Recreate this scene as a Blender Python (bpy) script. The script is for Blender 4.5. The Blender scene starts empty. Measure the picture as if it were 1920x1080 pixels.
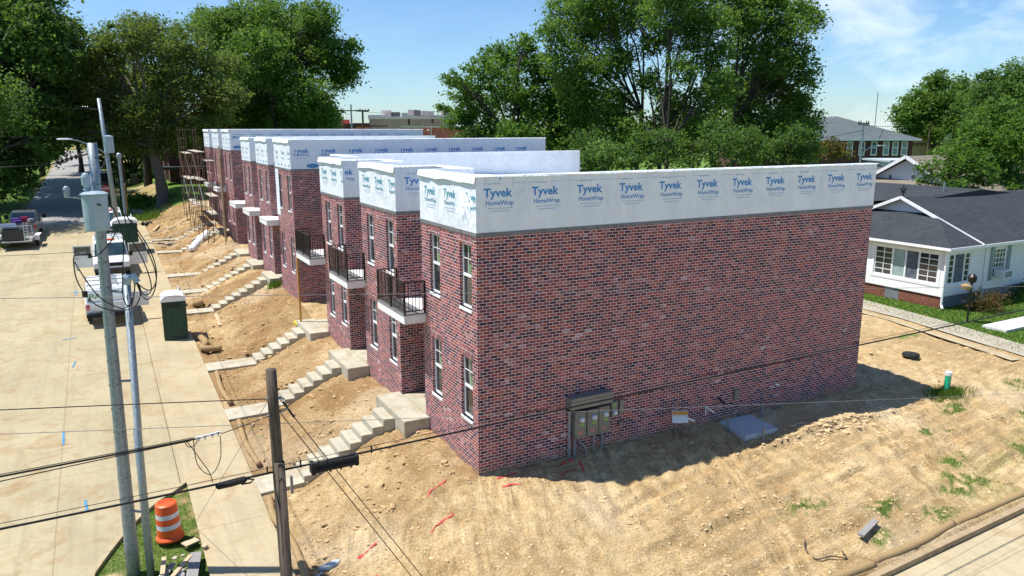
import bpy, bmesh, math, random
import numpy as np
from mathutils import Vector, Matrix, Quaternion
random.seed(11); RNG=np.random.default_rng(7)
PI=math.pi; rad=math.radians
scene=bpy.context.scene; COL=scene.collection
# ------------------------------------------------------------------ mesh helpers
class MB:
    def __init__(s): s.v=[]; s.f=[]; s.m=[]
    def add(s,vs,fs,m=0):
        o=len(s.v); s.v+= [tuple(p) for p in vs]
        for f in fs: s.f.append(tuple(i+o for i in f)); s.m.append(m)
        return s
    def box(s,x0,x1,y0,y1,z0,z1,m=0):
        return s.add([(x0,y0,z0),(x1,y0,z0),(x1,y1,z0),(x0,y1,z0),(x0,y0,z1),(x1,y0,z1),(x1,y1,z1),(x0,y1,z1)],
          [(3,2,1,0),(4,5,6,7),(0,1,5,4),(1,2,6,5),(2,3,7,6),(3,0,4,7)],m)
    def obox(s,c,size,rz=0,rx=0,ry=0,m=0):
        M=Matrix.Translation(c)@Matrix.Rotation(rz,4,'Z')@Matrix.Rotation(ry,4,'Y')@Matrix.Rotation(rx,4,'X')
        a,b,d=[k/2 for k in size]
        vs=[M@Vector(p) for p in [(-a,-b,-d),(a,-b,-d),(a,b,-d),(-a,b,-d),(-a,-b,d),(a,-b,d),(a,b,d),(-a,b,d)]]
        return s.add(vs,[(3,2,1,0),(4,5,6,7),(0,1,5,4),(1,2,6,5),(2,3,7,6),(3,0,4,7)],m)
    def quad(s,a,b,c,d,m=0): return s.add([a,b,c,d],[(0,1,2,3)],m)
    def bar(s,a,b,w,h=None,m=0):
        a=Vector(a);b=Vector(b);h=h or w; d=(b-a); L=d.length; q=d.to_track_quat('Z','Y').to_matrix()
        vs=[]
        for t in (0,L):
            for (i,j) in ((-1,-1),(1,-1),(1,1),(-1,1)): vs.append(a+q@Vector((i*w/2,j*h/2,t)))
        return s.add(vs,[(3,2,1,0),(4,5,6,7),(0,1,5,4),(1,2,6,5),(2,3,7,6),(3,0,4,7)],m)
    def tube(s,pts,r,n=8,m=0,cap=True):
        pts=[Vector(p) for p in pts]; k=len(pts); R=r if isinstance(r,(list,tuple)) else [r]*k
        vs=[];fs=[]; prev=None
        for i,p in enumerate(pts):
            d=(pts[min(i+1,k-1)]-pts[max(i-1,0)])
            if d.length<1e-9: d=Vector((0,0,1))
            d.normalize()
            if prev is None:
                u=d.orthogonal().normalized()
            else:
                u=(prev-d*prev.dot(d))
                u=u.normalized() if u.length>1e-6 else d.orthogonal().normalized()
            prev=u; w=d.cross(u)
            for j in range(n):
                a=2*PI*j/n; vs.append(p+(u*math.cos(a)+w*math.sin(a))*R[i])
        for i in range(k-1):
            for j in range(n):
                fs.append((i*n+j,i*n+(j+1)%n,(i+1)*n+(j+1)%n,(i+1)*n+j))
        if cap: fs.append(tuple(range(n-1,-1,-1))); fs.append(tuple((k-1)*n+j for j in range(n)))
        return s.add(vs,fs,m)
    def lathe(s,c,prof,n=20,m=0,axis='Z'):
        vs=[];fs=[];k=len(prof); c=Vector(c)
        for (r,z) in prof:
            for j in range(n):
                a=2*PI*j/n; p=(r*math.cos(a),r*math.sin(a),z)
                if axis=='X': p=(z,p[0],p[1])
                if axis=='Y': p=(p[0],z,p[1])
                vs.append(c+Vector(p))
        for i in range(k-1):
            for j in range(n): fs.append((i*n+j,i*n+(j+1)%n,(i+1)*n+(j+1)%n,(i+1)*n+j))
        fs.append(tuple(range(n-1,-1,-1))); fs.append(tuple((k-1)*n+j for j in range(n)))
        return s.add(vs,fs,m)
    def prism(s,poly,z0,z1,m=0):
        n=len(poly); vs=[(x,y,z0) for x,y in poly]+[(x,y,z1) for x,y in poly]
        fs=[tuple(range(n-1,-1,-1)),tuple(range(n,2*n))]+[(i,(i+1)%n,n+(i+1)%n,n+i) for i in range(n)]
        return s.add(vs,fs,m)
    def loft(s,secs,m=0):   # list of rings with equal counts
        n=len(secs[0]); vs=[p for r in secs for p in r]; fs=[]
        for i in range(len(secs)-1):
            for j in range(n): fs.append((i*n+j,i*n+(j+1)%n,(i+1)*n+(j+1)%n,(i+1)*n+j))
        fs.append(tuple(range(n-1,-1,-1))); fs.append(tuple((len(secs)-1)*n+j for j in range(n)))
        return s.add(vs,fs,m)
    def mesh(s,name,origin=(0,0,0),bev=0,smooth=False):
        me=bpy.data.meshes.new(name); o=Vector(origin)
        me.from_pydata([tuple(Vector(p)-o) for p in s.v],[],s.f)
        for p,mi in zip(me.polygons,s.m): p.material_index=mi
        bm=bmesh.new(); bm.from_mesh(me)
        if len(bm.faces)<60000: bmesh.ops.recalc_face_normals(bm,faces=bm.faces)
        if bev>0:
            es=[e for e in bm.edges if len(e.link_faces)==2 and e.calc_face_angle(0)>0.5]
            bmesh.ops.bevel(bm,geom=es,offset=bev,segments=2,affect='EDGES',clamp_overlap=True)
        bm.to_mesh(me); bm.free()
        if smooth:
            for p in me.polygons: p.use_smooth=True
        return me
    def build(s,name,mats,parent=None,loc=None,bev=0,smooth=False,flip=False):
        pl=Vector(parent_world(parent)) if parent else Vector((0,0,0))
        org=Vector(loc) if loc is not None else pl
        me=s.mesh(name,org,bev,smooth)
        if not isinstance(mats,(list,tuple)): mats=[mats]
        for m in mats: me.materials.append(m)
        return link(name,me,parent,org-pl)
def parent_world(p):
    v=Vector((0,0,0))
    while p: v+=Vector(p.location); p=p.parent
    return v
def link(name,data,parent=None,loc=(0,0,0)):
    o=bpy.data.objects.new(name,data); COL.objects.link(o); o.location=loc
    if parent: o.parent=parent
    return o
def tag(o,label=None,cat=None,group=None,kind=None):
    if label: o['label']=label
    if cat: o['category']=cat
    if group: o['group']=group
    if kind: o['kind']=kind
    return o
def thing(name,label,cat,loc=(0,0,0),rz=0,group=None):
    o=link(name,None,None,loc); o.rotation_euler=(0,0,rz); o.empty_display_size=.2
    return tag(o,label,cat,group)
def copy_tree(o,parent=None):
    c=o.copy(); COL.objects.link(c)
    if parent: c.parent=parent
    for ch in list(o.children): copy_tree(ch,c)
    return c
# ------------------------------------------------------------------ materials
class NT:
    def __init__(s,name):
        s.mat=bpy.data.materials.new(name); s.mat.use_nodes=True; s.t=s.mat.node_tree
        s.b=s.t.nodes['Principled BSDF']
    def n(s,typ,**kw):
        nd=s.t.nodes.new(typ)
        for k,v in kw.items():
            if k.startswith('i_'): nd.inputs[k[2:].replace('_',' ')].default_value=v
            else: setattr(nd,k,v)
        return nd
    def l(s,a,b): s.t.links.new(a,b)
    def math(s,op,a,b=None,c=None):
        nd=s.t.nodes.new('ShaderNodeMath'); nd.operation=op
        for i,x in enumerate((a,b,c)):
            if x is None: continue
            if isinstance(x,(int,float)): nd.inputs[i].default_value=x
            else: s.l(x,nd.inputs[i])
        return nd.outputs[0]
    def mix(s,f,a,b,blend='MIX'):
        nd=s.t.nodes.new('ShaderNodeMix'); nd.data_type='RGBA'; nd.blend_type=blend
        for i,x in ((0,f),(6,a),(7,b)):
            if isinstance(x,(int,float)): nd.inputs[i].default_value=x
            elif isinstance(x,tuple): nd.inputs[i].default_value=(*x[:3],1)
            else: s.l(x,nd.inputs[i])
        return nd.outputs[2]
    def pos(s):
        g=s.n('ShaderNodeNewGeometry'); return g.outputs['Position']
    def noise(s,scale,detail=4,rough=.55,vec=None,dist=0):
        nd=s.n('ShaderNodeTexNoise'); nd.inputs['Scale'].default_value=scale; nd.inputs['Detail'].default_value=detail
        nd.inputs['Roughness'].default_value=rough; nd.inputs['Distortion'].default_value=dist
        s.l(vec if vec is not None else s.pos(),nd.inputs['Vector']); return nd.outputs['Fac']
    def ramp(s,fac,stops,interp='LINEAR'):
        r=s.n('ShaderNodeValToRGB'); r.color_ramp.interpolation=interp
        els=r.color_ramp.elements
        while len(els)<len(stops): els.new(.5)
        for e,(p,c) in zip(els,stops):
            e.position=p; e.color=(*c,1) if isinstance(c,tuple) else (c,c,c,1)
        s.l(fac,r.inputs[0]); return r.outputs[0]
    def bump(s,h,strength=.3,dist=.02):
        b=s.n('ShaderNodeBump'); b.inputs['Strength'].default_value=strength; b.inputs['Distance'].default_value=dist
        s.l(h,b.inputs['Height']); s.l(b.outputs[0],s.b.inputs['Normal'])
    def col(s,c): 
        if isinstance(c,tuple): s.b.inputs['Base Color'].default_value=(*c,1)
        else: s.l(c,s.b.inputs['Base Color'])
    def set(s,rough=.8,metal=0,spec=.3):
        s.b.inputs['Roughness'].default_value=rough; s.b.inputs['Metallic'].default_value=metal
        s.b.inputs['Specular IOR Level'].default_value=spec; return s.mat
def plain(name,c,rough=.6,metal=0,spec=.4,var=.12,scale=3,bump=0):
    k=NT(name); f=k.noise(scale,5); 
    a=tuple(x*(1-var) for x in c); b=tuple(min(1,x*(1+var)) for x in c)
    k.col(k.ramp(f,[(.3,a),(.7,b)]))
    if bump: k.bump(k.noise(scale*8,4),bump,.01)
    return k.set(rough,metal,spec)
def brick_mat(name,vertical=False,warm=0):
    k=NT(name); g=k.n('ShaderNodeNewGeometry')
    sp=k.n('ShaderNodeSeparateXYZ'); k.l(g.outputs['Position'],sp.inputs[0])
    sn=k.n('ShaderNodeSeparateXYZ'); k.l(g.outputs['True Normal'],sn.inputs[0])
    ax=k.math('GREATER_THAN',k.math('ABSOLUTE',sn.outputs[0]),.5)
    x,y,z=sp.outputs[0],sp.outputs[1],sp.outputs[2]
    u=k.math('ADD',k.math('MULTIPLY',x,k.math('SUBTRACT',1,ax)),k.math('MULTIPLY',y,ax))
    if vertical: u,z=z,u
    zz=k.math('DIVIDE',k.math('ADD',z,20),.0813); row=k.math('FLOOR',zz); fz=k.math('FRACT',zz)
    half=k.math('MULTIPLY',k.math('MODULO',row,2),.5)
    if vertical: half=0.0
    uu=k.math('ADD',k.math('DIVIDE',k.math('ADD',u,60),.2032),half); colm=k.math('FLOOR',uu); fu=k.math('FRACT',uu)
    cb=k.n('ShaderNodeCombineXYZ'); k.l(row,cb.inputs[0]); k.l(colm,cb.inputs[1]); k.l(ax,cb.inputs[2])
    wn=k.n('ShaderNodeTexWhiteNoise'); wn.noise_dimensions='3D'; k.l(cb.outputs[0],wn.inputs['Vector'])
    big=k.noise(.8,5,.7)
    val=k.math('ADD',k.math('MULTIPLY',wn.outputs['Value'],.86),k.math('MULTIPLY',k.math('SUBTRACT',big,.45),.75))
    c=k.ramp(val,[(0,(.042,.024,.038)),(.16,(.085,.034,.048)),(.31,(.15,.044,.048)),(.48,(.25,.055,.046)),(.64,(.34,.085,.058)),(.80,(.34,.14,.13)),(.92,(.46,.35,.38))],'CONSTANT')
    sep=k.n('ShaderNodeTexWhiteNoise'); sep.noise_dimensions='3D'
    vm=k.n('ShaderNodeVectorMath',operation='ADD'); k.l(cb.outputs[0],vm.inputs[0]); vm.inputs[1].default_value=(3.3,7.7,1.1); k.l(vm.outputs[0],sep.inputs['Vector'])
    c=k.mix(k.math('MULTIPLY',sep.outputs['Value'],.35),c,(.22,.075,.085))
    # whitewash smears
    ww=k.noise(6.5,6,.75); wm=k.ramp(ww,[(.52,0.0),(.70,.62)])
    pw=k.noise(1.6,3); wm2=k.mix(1,wm,k.ramp(pw,[(.38,.12),(.68,1.0)]),'MULTIPLY')
    c=k.mix(wm2,c,(.52,.44,.47))
    fine=k.noise(60,3,.6); c=k.mix(.6,c,k.ramp(fine,[(.3,.28),(.7,.72)]),'OVERLAY')
    tz=.14 if not vertical else .13; tu=.058
    mz=k.math('LESS_THAN',fz,tz); mu=k.math('LESS_THAN',fu,tu); mo=k.math('MAXIMUM',mz,mu)
    c=k.mix(mo,c,(.80,.66,.68) if not warm else (.5,.42,.36))
    # soil splash near grade
    sm=k.ramp(k.math('ADD',z if not vertical else u,k.math('MULTIPLY',k.noise(1.5,4),.7)),[(.30,.6),(.62,0.0)]); c=k.mix(sm,c,(.30,.21,.12))
    k.col(c); k.bump(k.math('ADD',k.math('MULTIPLY',k.math('SUBTRACT',1,mo),1.0),k.math('MULTIPLY',fine,.3)),.5,.008)
    return k.set(.9,0,.2)
M={}
M['brick']=brick_mat('brick'); M['soldier']=brick_mat('brick_soldier_course',True)
def wrap_mat():
    k=NT('house_wrap_sheet'); p=k.pos()
    f=k.noise(1.3,4,.6); k.col(k.ramp(f,[(.3,(.74,.79,.86)),(.7,(.82,.86,.92))]))
    mp=k.n('ShaderNodeMapping'); mp.inputs['Scale'].default_value=(1,1,.35); mp.inputs['Rotation'].default_value=(.3,.35,0); k.l(p,mp.inputs[0])
    w=k.noise(2.4,6,.62,mp.outputs[0],.8); k.bump(k.math('ADD',w,k.math('MULTIPLY',k.noise(7,4,.6,mp.outputs[0],1.5),.3)),1.0,.11); return k.set(.45,0,.45)
M['wrap']=wrap_mat()
M['ink']=plain('wrap_print_blue',(.03,.23,.56),.5); M['ink_light']=plain('wrap_print_pale',(.30,.42,.58),.5); M['ink_teal']=plain('wrap_print_teal',(.06,.28,.38),.5)
M['flash']=plain('gray_flashing',(.17,.17,.18),.5,var=.2,scale=5)
M['roofmem']=plain('white_roof_membrane',(.78,.79,.78),.6,var=.05)
M['white']=plain('white_paint',(.78,.78,.77),.45,var=.05,scale=6)
M['vinyl']=plain('white_vinyl',(.82,.83,.84),.35,var=.03)
M['black_metal']=plain('black_iron',(.018,.017,.017),.4,.3,var=.2)
M['concrete']=plain('new_concrete',(.50,.45,.36),.85,var=.13,scale=2.2,bump=.25)
M['stair_conc']=plain('pale_stair_concrete',(.45,.42,.33),.85,var=.12,scale=4,bump=.25)
def glass_mat(name,c=(.02,.025,.03),rough=.06):
    k=NT(name); f=k.noise(.9,2); k.col(k.ramp(f,[(.35,c),(.7,tuple(x*2.2 for x in c))])); return k.set(rough,0,.9)
M['glass']=glass_mat('window_glass'); M['carglass']=glass_mat('vehicle_glass',(.015,.03,.035),.05)
M['sticker']=plain('green_sticker',(.14,.30,.11),.5,var=.15,scale=20)
M['galv']=plain('galvanized_steel',(.26,.31,.34),.42,.35,var=.22,scale=14)
M['galv_blue']=plain('transformer_paint',(.33,.42,.48),.35,.1,var=.08,scale=4)
def wood_mat(name,c,var=.35,sc=(14,14,1.2)):
    k=NT(name); mp=k.n('ShaderNodeMapping'); mp.inputs['Scale'].default_value=sc; k.l(k.pos(),mp.inputs[0])
    f=k.noise(2.2,6,.65,mp.outputs[0],.6); k.col(k.ramp(f,[(.3,tuple(x*(1-var) for x in c)),(.72,tuple(x*(1+var) for x in c))])); k.bump(f,.6,.02); return k.set(.85,0,.2)
M['polewood']=wood_mat('weathered_pole_wood',(.11,.085,.065),.6)
M['lumber']=wood_mat('pale_lumber',(.52,.40,.26),.2); M['graylumber']=wood_mat('gray_board',(.26,.25,.24),.25)
M['cable']=plain('black_cable',(.012,.012,.014),.45); M['cable_gray']=plain('bare_strand',(.30,.30,.30),.4,.5)
M['orange']=plain('orange_plastic',(.72,.10,.02),.45,var=.1,scale=6); M['reflect']=plain('reflective_white',(.6,.63,.66),.3,var=.08,scale=9)
M['rubber']=plain('black_rubber',(.015,.015,.015),.8); M['darkgreen']=plain('dark_green_plastic',(.008,.05,.03),.4,var=.3,scale=3)
M['pipegreen']=plain('green_pipe',(.02,.42,.22),.35,var=.08); M['meter']=plain('gray_enclosure',(.20,.20,.175),.45,.1,var=.1,scale=4)
M['label_g']=plain('lime_tag',(.22,.40,.10),.5); M['label_r']=plain('pink_tag',(.55,.20,.18),.5)
M['bark']=wood_mat('tree_bark',(.045,.038,.032),.45,(5,5,1.4)); M['bark_gray']=wood_mat('gray_bark',(.12,.10,.085),.4,(4,4,1.2))
M['red']=plain('red_lens',(.5,.02,.02),.3); M['carwhite']=plain('white_car_paint',(.74,.76,.76),.25,.0,.6,var=.04); M['carsilver']=plain('silver_car_paint',(.25,.26,.27),.25,.5,.6,var=.06)
M['darkcar']=plain('dark_car_paint',(.03,.03,.035),.25,.2,.6); M['chrome']=plain('chrome',(.5,.5,.5),.2,.9,.5)
M['yellow']=plain('yellow_plastic',(.75,.62,.03),.5); M['ochre']=plain('ochre_post',(.50,.26,.04),.6)
M['straw']=wood_mat('straw',(.33,.23,.115),.45,(26,26,26)); M['purple']=plain('purple_cloth',(.10,.05,.25),.8)
def shingle(name,c,var=.3):
    k=NT(name); f=k.noise(7,5,.7); g=k.noise(.7,3)
    cc=k.ramp(f,[(.3,tuple(x*(1-var) for x in c)),(.7,tuple(x*(1+var) for x in c))])
    cc=k.mix(.35,cc,k.ramp(g,[(.3,.35),(.7,.65)]),'OVERLAY')
    sp=k.n('ShaderNodeSeparateXYZ'); k.l(k.pos(),sp.inputs[0]); fr=k.math('FRACT',k.math('DIVIDE',sp.outputs[2],.075)); ln=k.math('LESS_THAN',fr,.22)
    br=k.n('ShaderNodeTexWhiteNoise'); br.noise_dimensions='2D'; cb=k.n('ShaderNodeCombineXYZ')
    k.l(k.math('FLOOR',k.math('DIVIDE',sp.outputs[2],.075)),cb.inputs[0]); k.l(k.math('FLOOR',k.math('DIVIDE',k.math('ADD',sp.outputs[0],sp.outputs[1]),.3)),cb.inputs[1]); k.l(cb.outputs[0],br.inputs['Vector'])
    cc=k.mix(k.math('MULTIPLY',br.outputs['Value'],.3),cc,tuple(x*1.8 for x in c))
    cc=k.mix(k.math('MULTIPLY',ln,.45),cc,tuple(x*.4 for x in c)); k.col(cc); k.bump(f,.4,.01); return k.set(.92,0,.15)
M['shingle']=shingle('charcoal_shingles',(.040,.046,.052)); M['shingle_tan']=shingle('tan_shingles',(.20,.175,.145),.2); M['shingle_gray']=shingle('gray_green_shingles',(.095,.115,.12),.25)
def siding(name,c,pitch=.13):
    k=NT(name); sp=k.n('ShaderNodeSeparateXYZ'); k.l(k.pos(),sp.inputs[0]); fr=k.math('FRACT',k.math('DIVIDE',k.math('ADD',sp.outputs[2],10),pitch))
    g=k.noise(2,4); cc=k.ramp(g,[(.3,tuple(x*.93 for x in c)),(.7,c)]); cc=k.mix(k.math('MULTIPLY',k.math('LESS_THAN',fr,.1),.5),cc,tuple(x*.45 for x in c)); k.col(cc)
    k.bump(k.math('SUBTRACT',1,fr),.8,.02); return k.set(.5,0,.35)
M['siding']=siding('white_lap_siding',(.80,.81,.80))
M['foundation']=plain('gray_foundation',(.17,.19,.21),.9); M['oldbrick']=plain('old_red_brick',(.20,.075,.05),.9,var=.4,scale=9)
M['darkbrick']=plain('dark_brown_brick',(.10,.045,.038),.9,var=.35,scale=6); M['tanbrick']=plain('tan_brick',(.52,.38,.21),.9,var=.12,scale=2); M['taupe']=plain('taupe_wall',(.52,.37,.27),.9,var=.12,scale=.5)
M['redbrick_far']=plain('far_red_brick',(.60,.17,.12),.9,var=.2,scale=.8); M['orangewall']=plain('orange_brick',(.62,.17,.06),.9); M['palewall']=plain('pale_parapet',(.72,.66,.62),.8)
M['shutter']=plain('gray_shutter',(.24,.29,.30),.6); M['curtain']=plain('gray_curtain',(.10,.12,.15),.7,var=.5,scale=5); M['mintpanel']=plain('pale_green_panel',(.28,.38,.36),.6)
M['rust']=plain('rusty_scaffold',(.16,.10,.07),.7,.3,var=.4,scale=8); M['plank']=wood_mat('scaffold_plank',(.42,.38,.32),.25)
M['trashbin']=plain('trash_bin',(.02,.03,.03),.5); M['skin']=plain('skin',(.35,.18,.12),.6)
M['steelgray']=plain('pad_gray_board',(.42,.47,.50),.6,var=.08,scale=3)
def leaf_mat(name,c1,c2,c3):
    k=NT(name); a=k.n('ShaderNodeAttribute'); a.attribute_name='tint'; 
    sx=k.n('ShaderNodeSeparateColor'); k.l(a.outputs['Color'],sx.inputs[0])
    c=k.ramp(sx.outputs[0],[(0,c1),(.5,c2),(1,c3)])
    k.col(c); k.set(.62,0,.25)
    tr=k.n('ShaderNodeBsdfTranslucent'); k.l(k.mix(.5,c,(.19,.29,.03)),tr.inputs[0])
    mx=k.n('ShaderNodeMixShader'); mx.inputs[0].default_value=.50; k.l(k.b.outputs[0],mx.inputs[1]); k.l(tr.outputs[0],mx.inputs[2])
    k.l(mx.outputs[0],k.t.nodes['Material Output'].inputs[0]); return k.mat
M['leaf_green']=leaf_mat('leaf_green',(.045,.115,.02),(.10,.21,.035),(.22,.33,.06))
M['leaf_bright']=leaf_mat('leaf_bright',(.045,.12,.015),(.08,.19,.025),(.15,.27,.04))
M['leaf_olive']=leaf_mat('leaf_olive',(.065,.095,.026),(.105,.16,.038),(.19,.23,.06))
M['leaf_dark']=leaf_mat('leaf_dark',(.04,.10,.022),(.07,.15,.032),(.12,.21,.05))
M['leaf_rust']=leaf_mat('leaf_rust',(.05,.05,.015),(.14,.07,.03),(.26,.12,.05))
M['grassblade']=leaf_mat('grass_blade',(.05,.11,.015),(.09,.19,.02),(.17,.26,.05))
# ------------------------------------------------------------------ noise + terrain
_tab=np.random.default_rng(3).random((256,256))
def vnoise(x,y,s):
    x=np.asarray(x,float)*s+113.3; y=np.asarray(y,float)*s+57.7
    xi=np.floor(x).astype(int); yi=np.floor(y).astype(int); fx=x-xi; fy=y-yi
    fx=fx*fx*(3-2*fx); fy=fy*fy*(3-2*fy)
    a=_tab[xi%256,yi%256]; b=_tab[(xi+1)%256,yi%256]; c=_tab[xi%256,(yi+1)%256]; d=_tab[(xi+1)%256,(yi+1)%256]
    return (a*(1-fx)+b*fx)*(1-fy)+(c*(1-fx)+d*fx)*fy
def fbm(x,y,s,o=4,g=.5):
    t=0;a=1;n=0
    for i in range(o): t=t+a*vnoise(np.asarray(x)+i*17.1,np.asarray(y)-i*9.3,s*2**i); n+=a; a*=g
    return t/n
def sst(a,b,x): t=np.clip((x-a)/(b-a),0,1); return t*t*(3-2*t)
def zs(y): y=np.asarray(y,float); return np.where(y<60,-1.438+.037*y,.782+.025*(np.minimum(y,190)-60))
def zside(x): x=np.asarray(x,float); return np.clip(-1.2+.045*(x-6.6),-2.2,-.15)
def lerp(a,b,t): return a+(b-a)*t
def base_h(x,y):
    x=np.asarray(x,float); y=np.asarray(y,float)
    zc=zside(x)+.15
    ty=np.clip(-y/6.65,0,1)
    yard=lerp(-.02+.0*y,zc,ty**1.15)
    E=np.where(y>=0,np.interp(y,[0,4,9,14.6,17.8,19.9,24,35,38,51,60,190],[-.02,.08,.12,.25,.4,.68,.74,1.0,1.25,1.8,2.15,5.4]),yard)
    E=lerp(E,np.where(y>30,E,np.where(y<0,lerp(0,zc,ty**1.6),0.0)),sst(16,24,x)*(1-sst(22,40,y)))
    W=zs(y)
    h=lerp(W,E,sst(-4.75,-.1,x))
    # raised berm at the near corner of the lot
    h=np.where(y<-6.65,lerp(zside(x),zside(x),1)*(x>-4.7)+W*(x<=-4.7),h)
    return h
def detail_h(x,y):
    lot=sst(-4.8,-4.4,x)*(1-sst(22,24.5,x-.18*y))*sst(-6.5,-6.1,y)*(1-sst(58,62,y))
    lowa=np.where((y<.5)&(x>-1),.11,.26); n=(fbm(x,y,.5,5,.55)-.5)*lowa+(fbm(x,y,3.0,4,.6)-.5)*.16
    rough=fbm(x,y,.16,2)
    n+=(np.abs(fbm(x,y,5.,3,.6)-.5)-.12)*.22*sst(.42,.62,rough)
    # tracked-in striations
    u=x*.55+y*.83; v=x*.83-y*.55
    st=np.sin(v*7.5+fbm(x,y,.5,2)*5)*.020*sst(.45,.6,fbm(x,y,.23,2))
    tr=np.sin((y-.18*x+.6*np.sin(x*.35))*9)*.022*sst(-1.5,-3.2,y)*sst(1,4,x)
    for (y0,sl,cv) in ((-5.6,.02,0),(-4.2,.03,0),(-3.1,.10,.35),(-1.9,.13,.35),(-4.9,.17,.5),(-3.6,.20,.5)):
        dd=np.abs(y-(y0+sl*x+cv*np.sin(x*.3))); on_=sst(1.0,3.5,x)*sst(-1.2,-2.0,y)
        tr=tr+on_*(-.055*np.exp(-(dd/.13)**2)+.042*np.exp(-((dd-.23)/.07)**2)+.012*np.sin(x*26)*np.exp(-(dd/.15)**2))
    cl=np.sin(x*11.+y*1.2+2*fbm(x,y,.7,2))*.026*sst(-4.4,-3.2,y)*(1-sst(-.9,-.3,y))*sst(-2,0,x)*(1-sst(8,11,x)); tr=tr+cl
    heap=.30*np.exp(-((x-11.2)**2/3.2+(y+1.75)**2/.22))*(0.5+fbm(x,y,1.8,3))
    heap+=.16*np.exp(-((x+2.6)**2/3+(y-27.5)**2/3))+.10*np.exp(-((x+2.4)**2/2+(y-32)**2/3))+.45*np.exp(-((x+2.5)**2/6+(y-55)**2/5))+.6*np.exp(-((x+2.)**2/6+(y-62)**2/5))
    up=sst(-4.6,-3.2,x)*(1-sst(-1.4,-.4,x))*sst(3,6,y)
    return lot*(n+st+tr+heap+up*((fbm(x,y,.33,2)-.5)*.34-.10-.14*sst(17,24,y)))
def H(x,y): return float(base_h(x,y)+detail_h(x,y))
WALKS=[(4.15,5.25),(9.85,10.95),(15.3,16.4),(24.7,25.7),(29.3,30.3),(34.0,35.0),(42.3,43.3),(47.6,48.6)]
def ground_h(x,y):
    h=base_h(x,y)+detail_h(x,y)
    # cut flat where the entry walks run
    for a,b in WALKS:
        m=sst(a-.55,a-.12,y)*(1-sst(b+.12,b+.55,y))*sst(-4.9,-4.6,x)*(1-sst(-.4,-.1,x))
        zl=.47 if a<17 else (1.13 if a<38 else 1.6); zt=float(zs((a+b)/2))+.07; X0=-.8 if a<17 else -.62
        n=max(3,int(round((zl-.175-zt)/.178)))
        line=np.where(x>X0,zl-.35,np.clip(zl-.30+(x-X0)*.516,zt-.07,9))
        h=lerp(h,np.minimum(h,line),m)
    # sink under paved sheets
    w=(1-sst(-4.86,-4.72,x)); h=np.where(w>0,lerp(h,zs(y)-.06,w*(x>-40)),h)
    s=(y<-6.62); h=np.where(s,np.where(x>-4.8,zside(x),zs(y))-.06,h)
    d=sst(-14.9,-15.6,x); h=np.where(x<-14.5,lerp(h,zs(y)+.12,d),h)
    return h
def grid_mesh(name,xs,ys,hf,mat,tintf=None,smooth=True):
    X,Y=np.meshgrid(xs,ys); Z=hf(X,Y); nx=len(xs);ny=len(ys)
    co=np.stack([X,Y,Z],-1).reshape(-1,3).astype(np.float32)
    i=np.arange((ny-1)*(nx-1)); r=i//(nx-1); c=i%(nx-1); a=r*nx+c
    q=np.stack([a,a+1,a+nx+1,a+nx],-1).astype(np.int32)
    me=raw_mesh(name,co,q)
    if tintf is not None:
        t=tintf(X,Y).reshape(-1,3); ca=me.color_attributes.new('tint','FLOAT_COLOR','POINT')
        ca.data.foreach_set('color',np.concatenate([t,np.ones((len(t),1))],1).astype(np.float32).ravel())
    me.polygons.foreach_set('use_smooth',np.full(len(q),smooth)); me.materials.append(mat)
    return me
def raw_mesh(name,co,q):
    me=bpy.data.meshes.new(name); k=q.shape[1]
    me.vertices.add(len(co)); me.vertices.foreach_set('co',co.astype(np.float32).ravel())
    me.loops.add(q.size); me.loops.foreach_set('vertex_index',q.astype(np.int32).ravel())
    me.polygons.add(len(q)); me.polygons.foreach_set('loop_start',np.arange(0,q.size,k,dtype=np.int32))
    me.update(calc_edges=True); return me
PATCH=[(6.9,-4.4,.9),(13.6,-3.2,.5),(14.6,-3.3,.45),(16.2,-2.5,.9),(17.4,-1.6,.8),(9.0,-5.2,.9),(12.0,-5.4,1.1),(15.6,-5.2,1.2),(12.8,-4.6,.8),(10.2,-6.,.9),(18.5,-4.2,1.5),(20.5,-2.5,1.2),(-4.2,6.8,.25),(-4.1,8,.3),(22.2,3.5,.9),(21.5,6.,.8),(19,-5.8,1.6),(7.9,-6.0,.5)]
def tint(X,Y):
    lawn=sst(23.6,24.3,X-.18*Y+.6*(fbm(X,Y,.8,3)-.5))
    lawn=np.maximum(lawn,sst(60.5,62,Y+1.5*(fbm(X,Y,.6,3)-.5))*(1-.75*sst(.45,.6,fbm(X,Y,.12,2))*(X<-2)))
    lawn=np.maximum(lawn,sst(-14.8,-15.2,X)); lawn=np.maximum(lawn,sst(14.8,17,X)*sst(12,17,Y))
    isl=(X<-6.4)&(X>-10)&(Y<6.2)&(Y>-1.); lawn=np.where(isl,.9*sst(.35,.5,fbm(X,Y,1.2,3)+.18*(X<-6.9)),lawn)
    for x,y,r in PATCH:
        lawn=np.maximum(lawn,.85*sst(1.0,.2,np.hypot((X-x)/r,(Y-y)/(r*.55))+1.1*(fbm(X,Y,2.2,4)-.5))*(fbm(X,Y,6,2)>.42))
    lawn=np.maximum(lawn,.5*sst(9,20,X-Y*.2)*sst(-3.5,-6,Y)*sst(.46,.62,fbm(X,Y,1.3,4)))
    dark=sst(.42,.66,fbm(X,Y,.45,4))*.6+.4*sst(.5,.65,fbm(X,Y,2.2,3))
    up=sst(3,7,Y)*(X<0); dark=np.clip(dark*(.5+.3*(X<0))+.62*up*sst(.25,.6,fbm(X+5,Y,.5,3)),0,1)
    pale=sst(.5,.72,fbm(X+40,Y,.35,3))
    return np.stack([lawn,dark,pale],-1)
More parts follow.
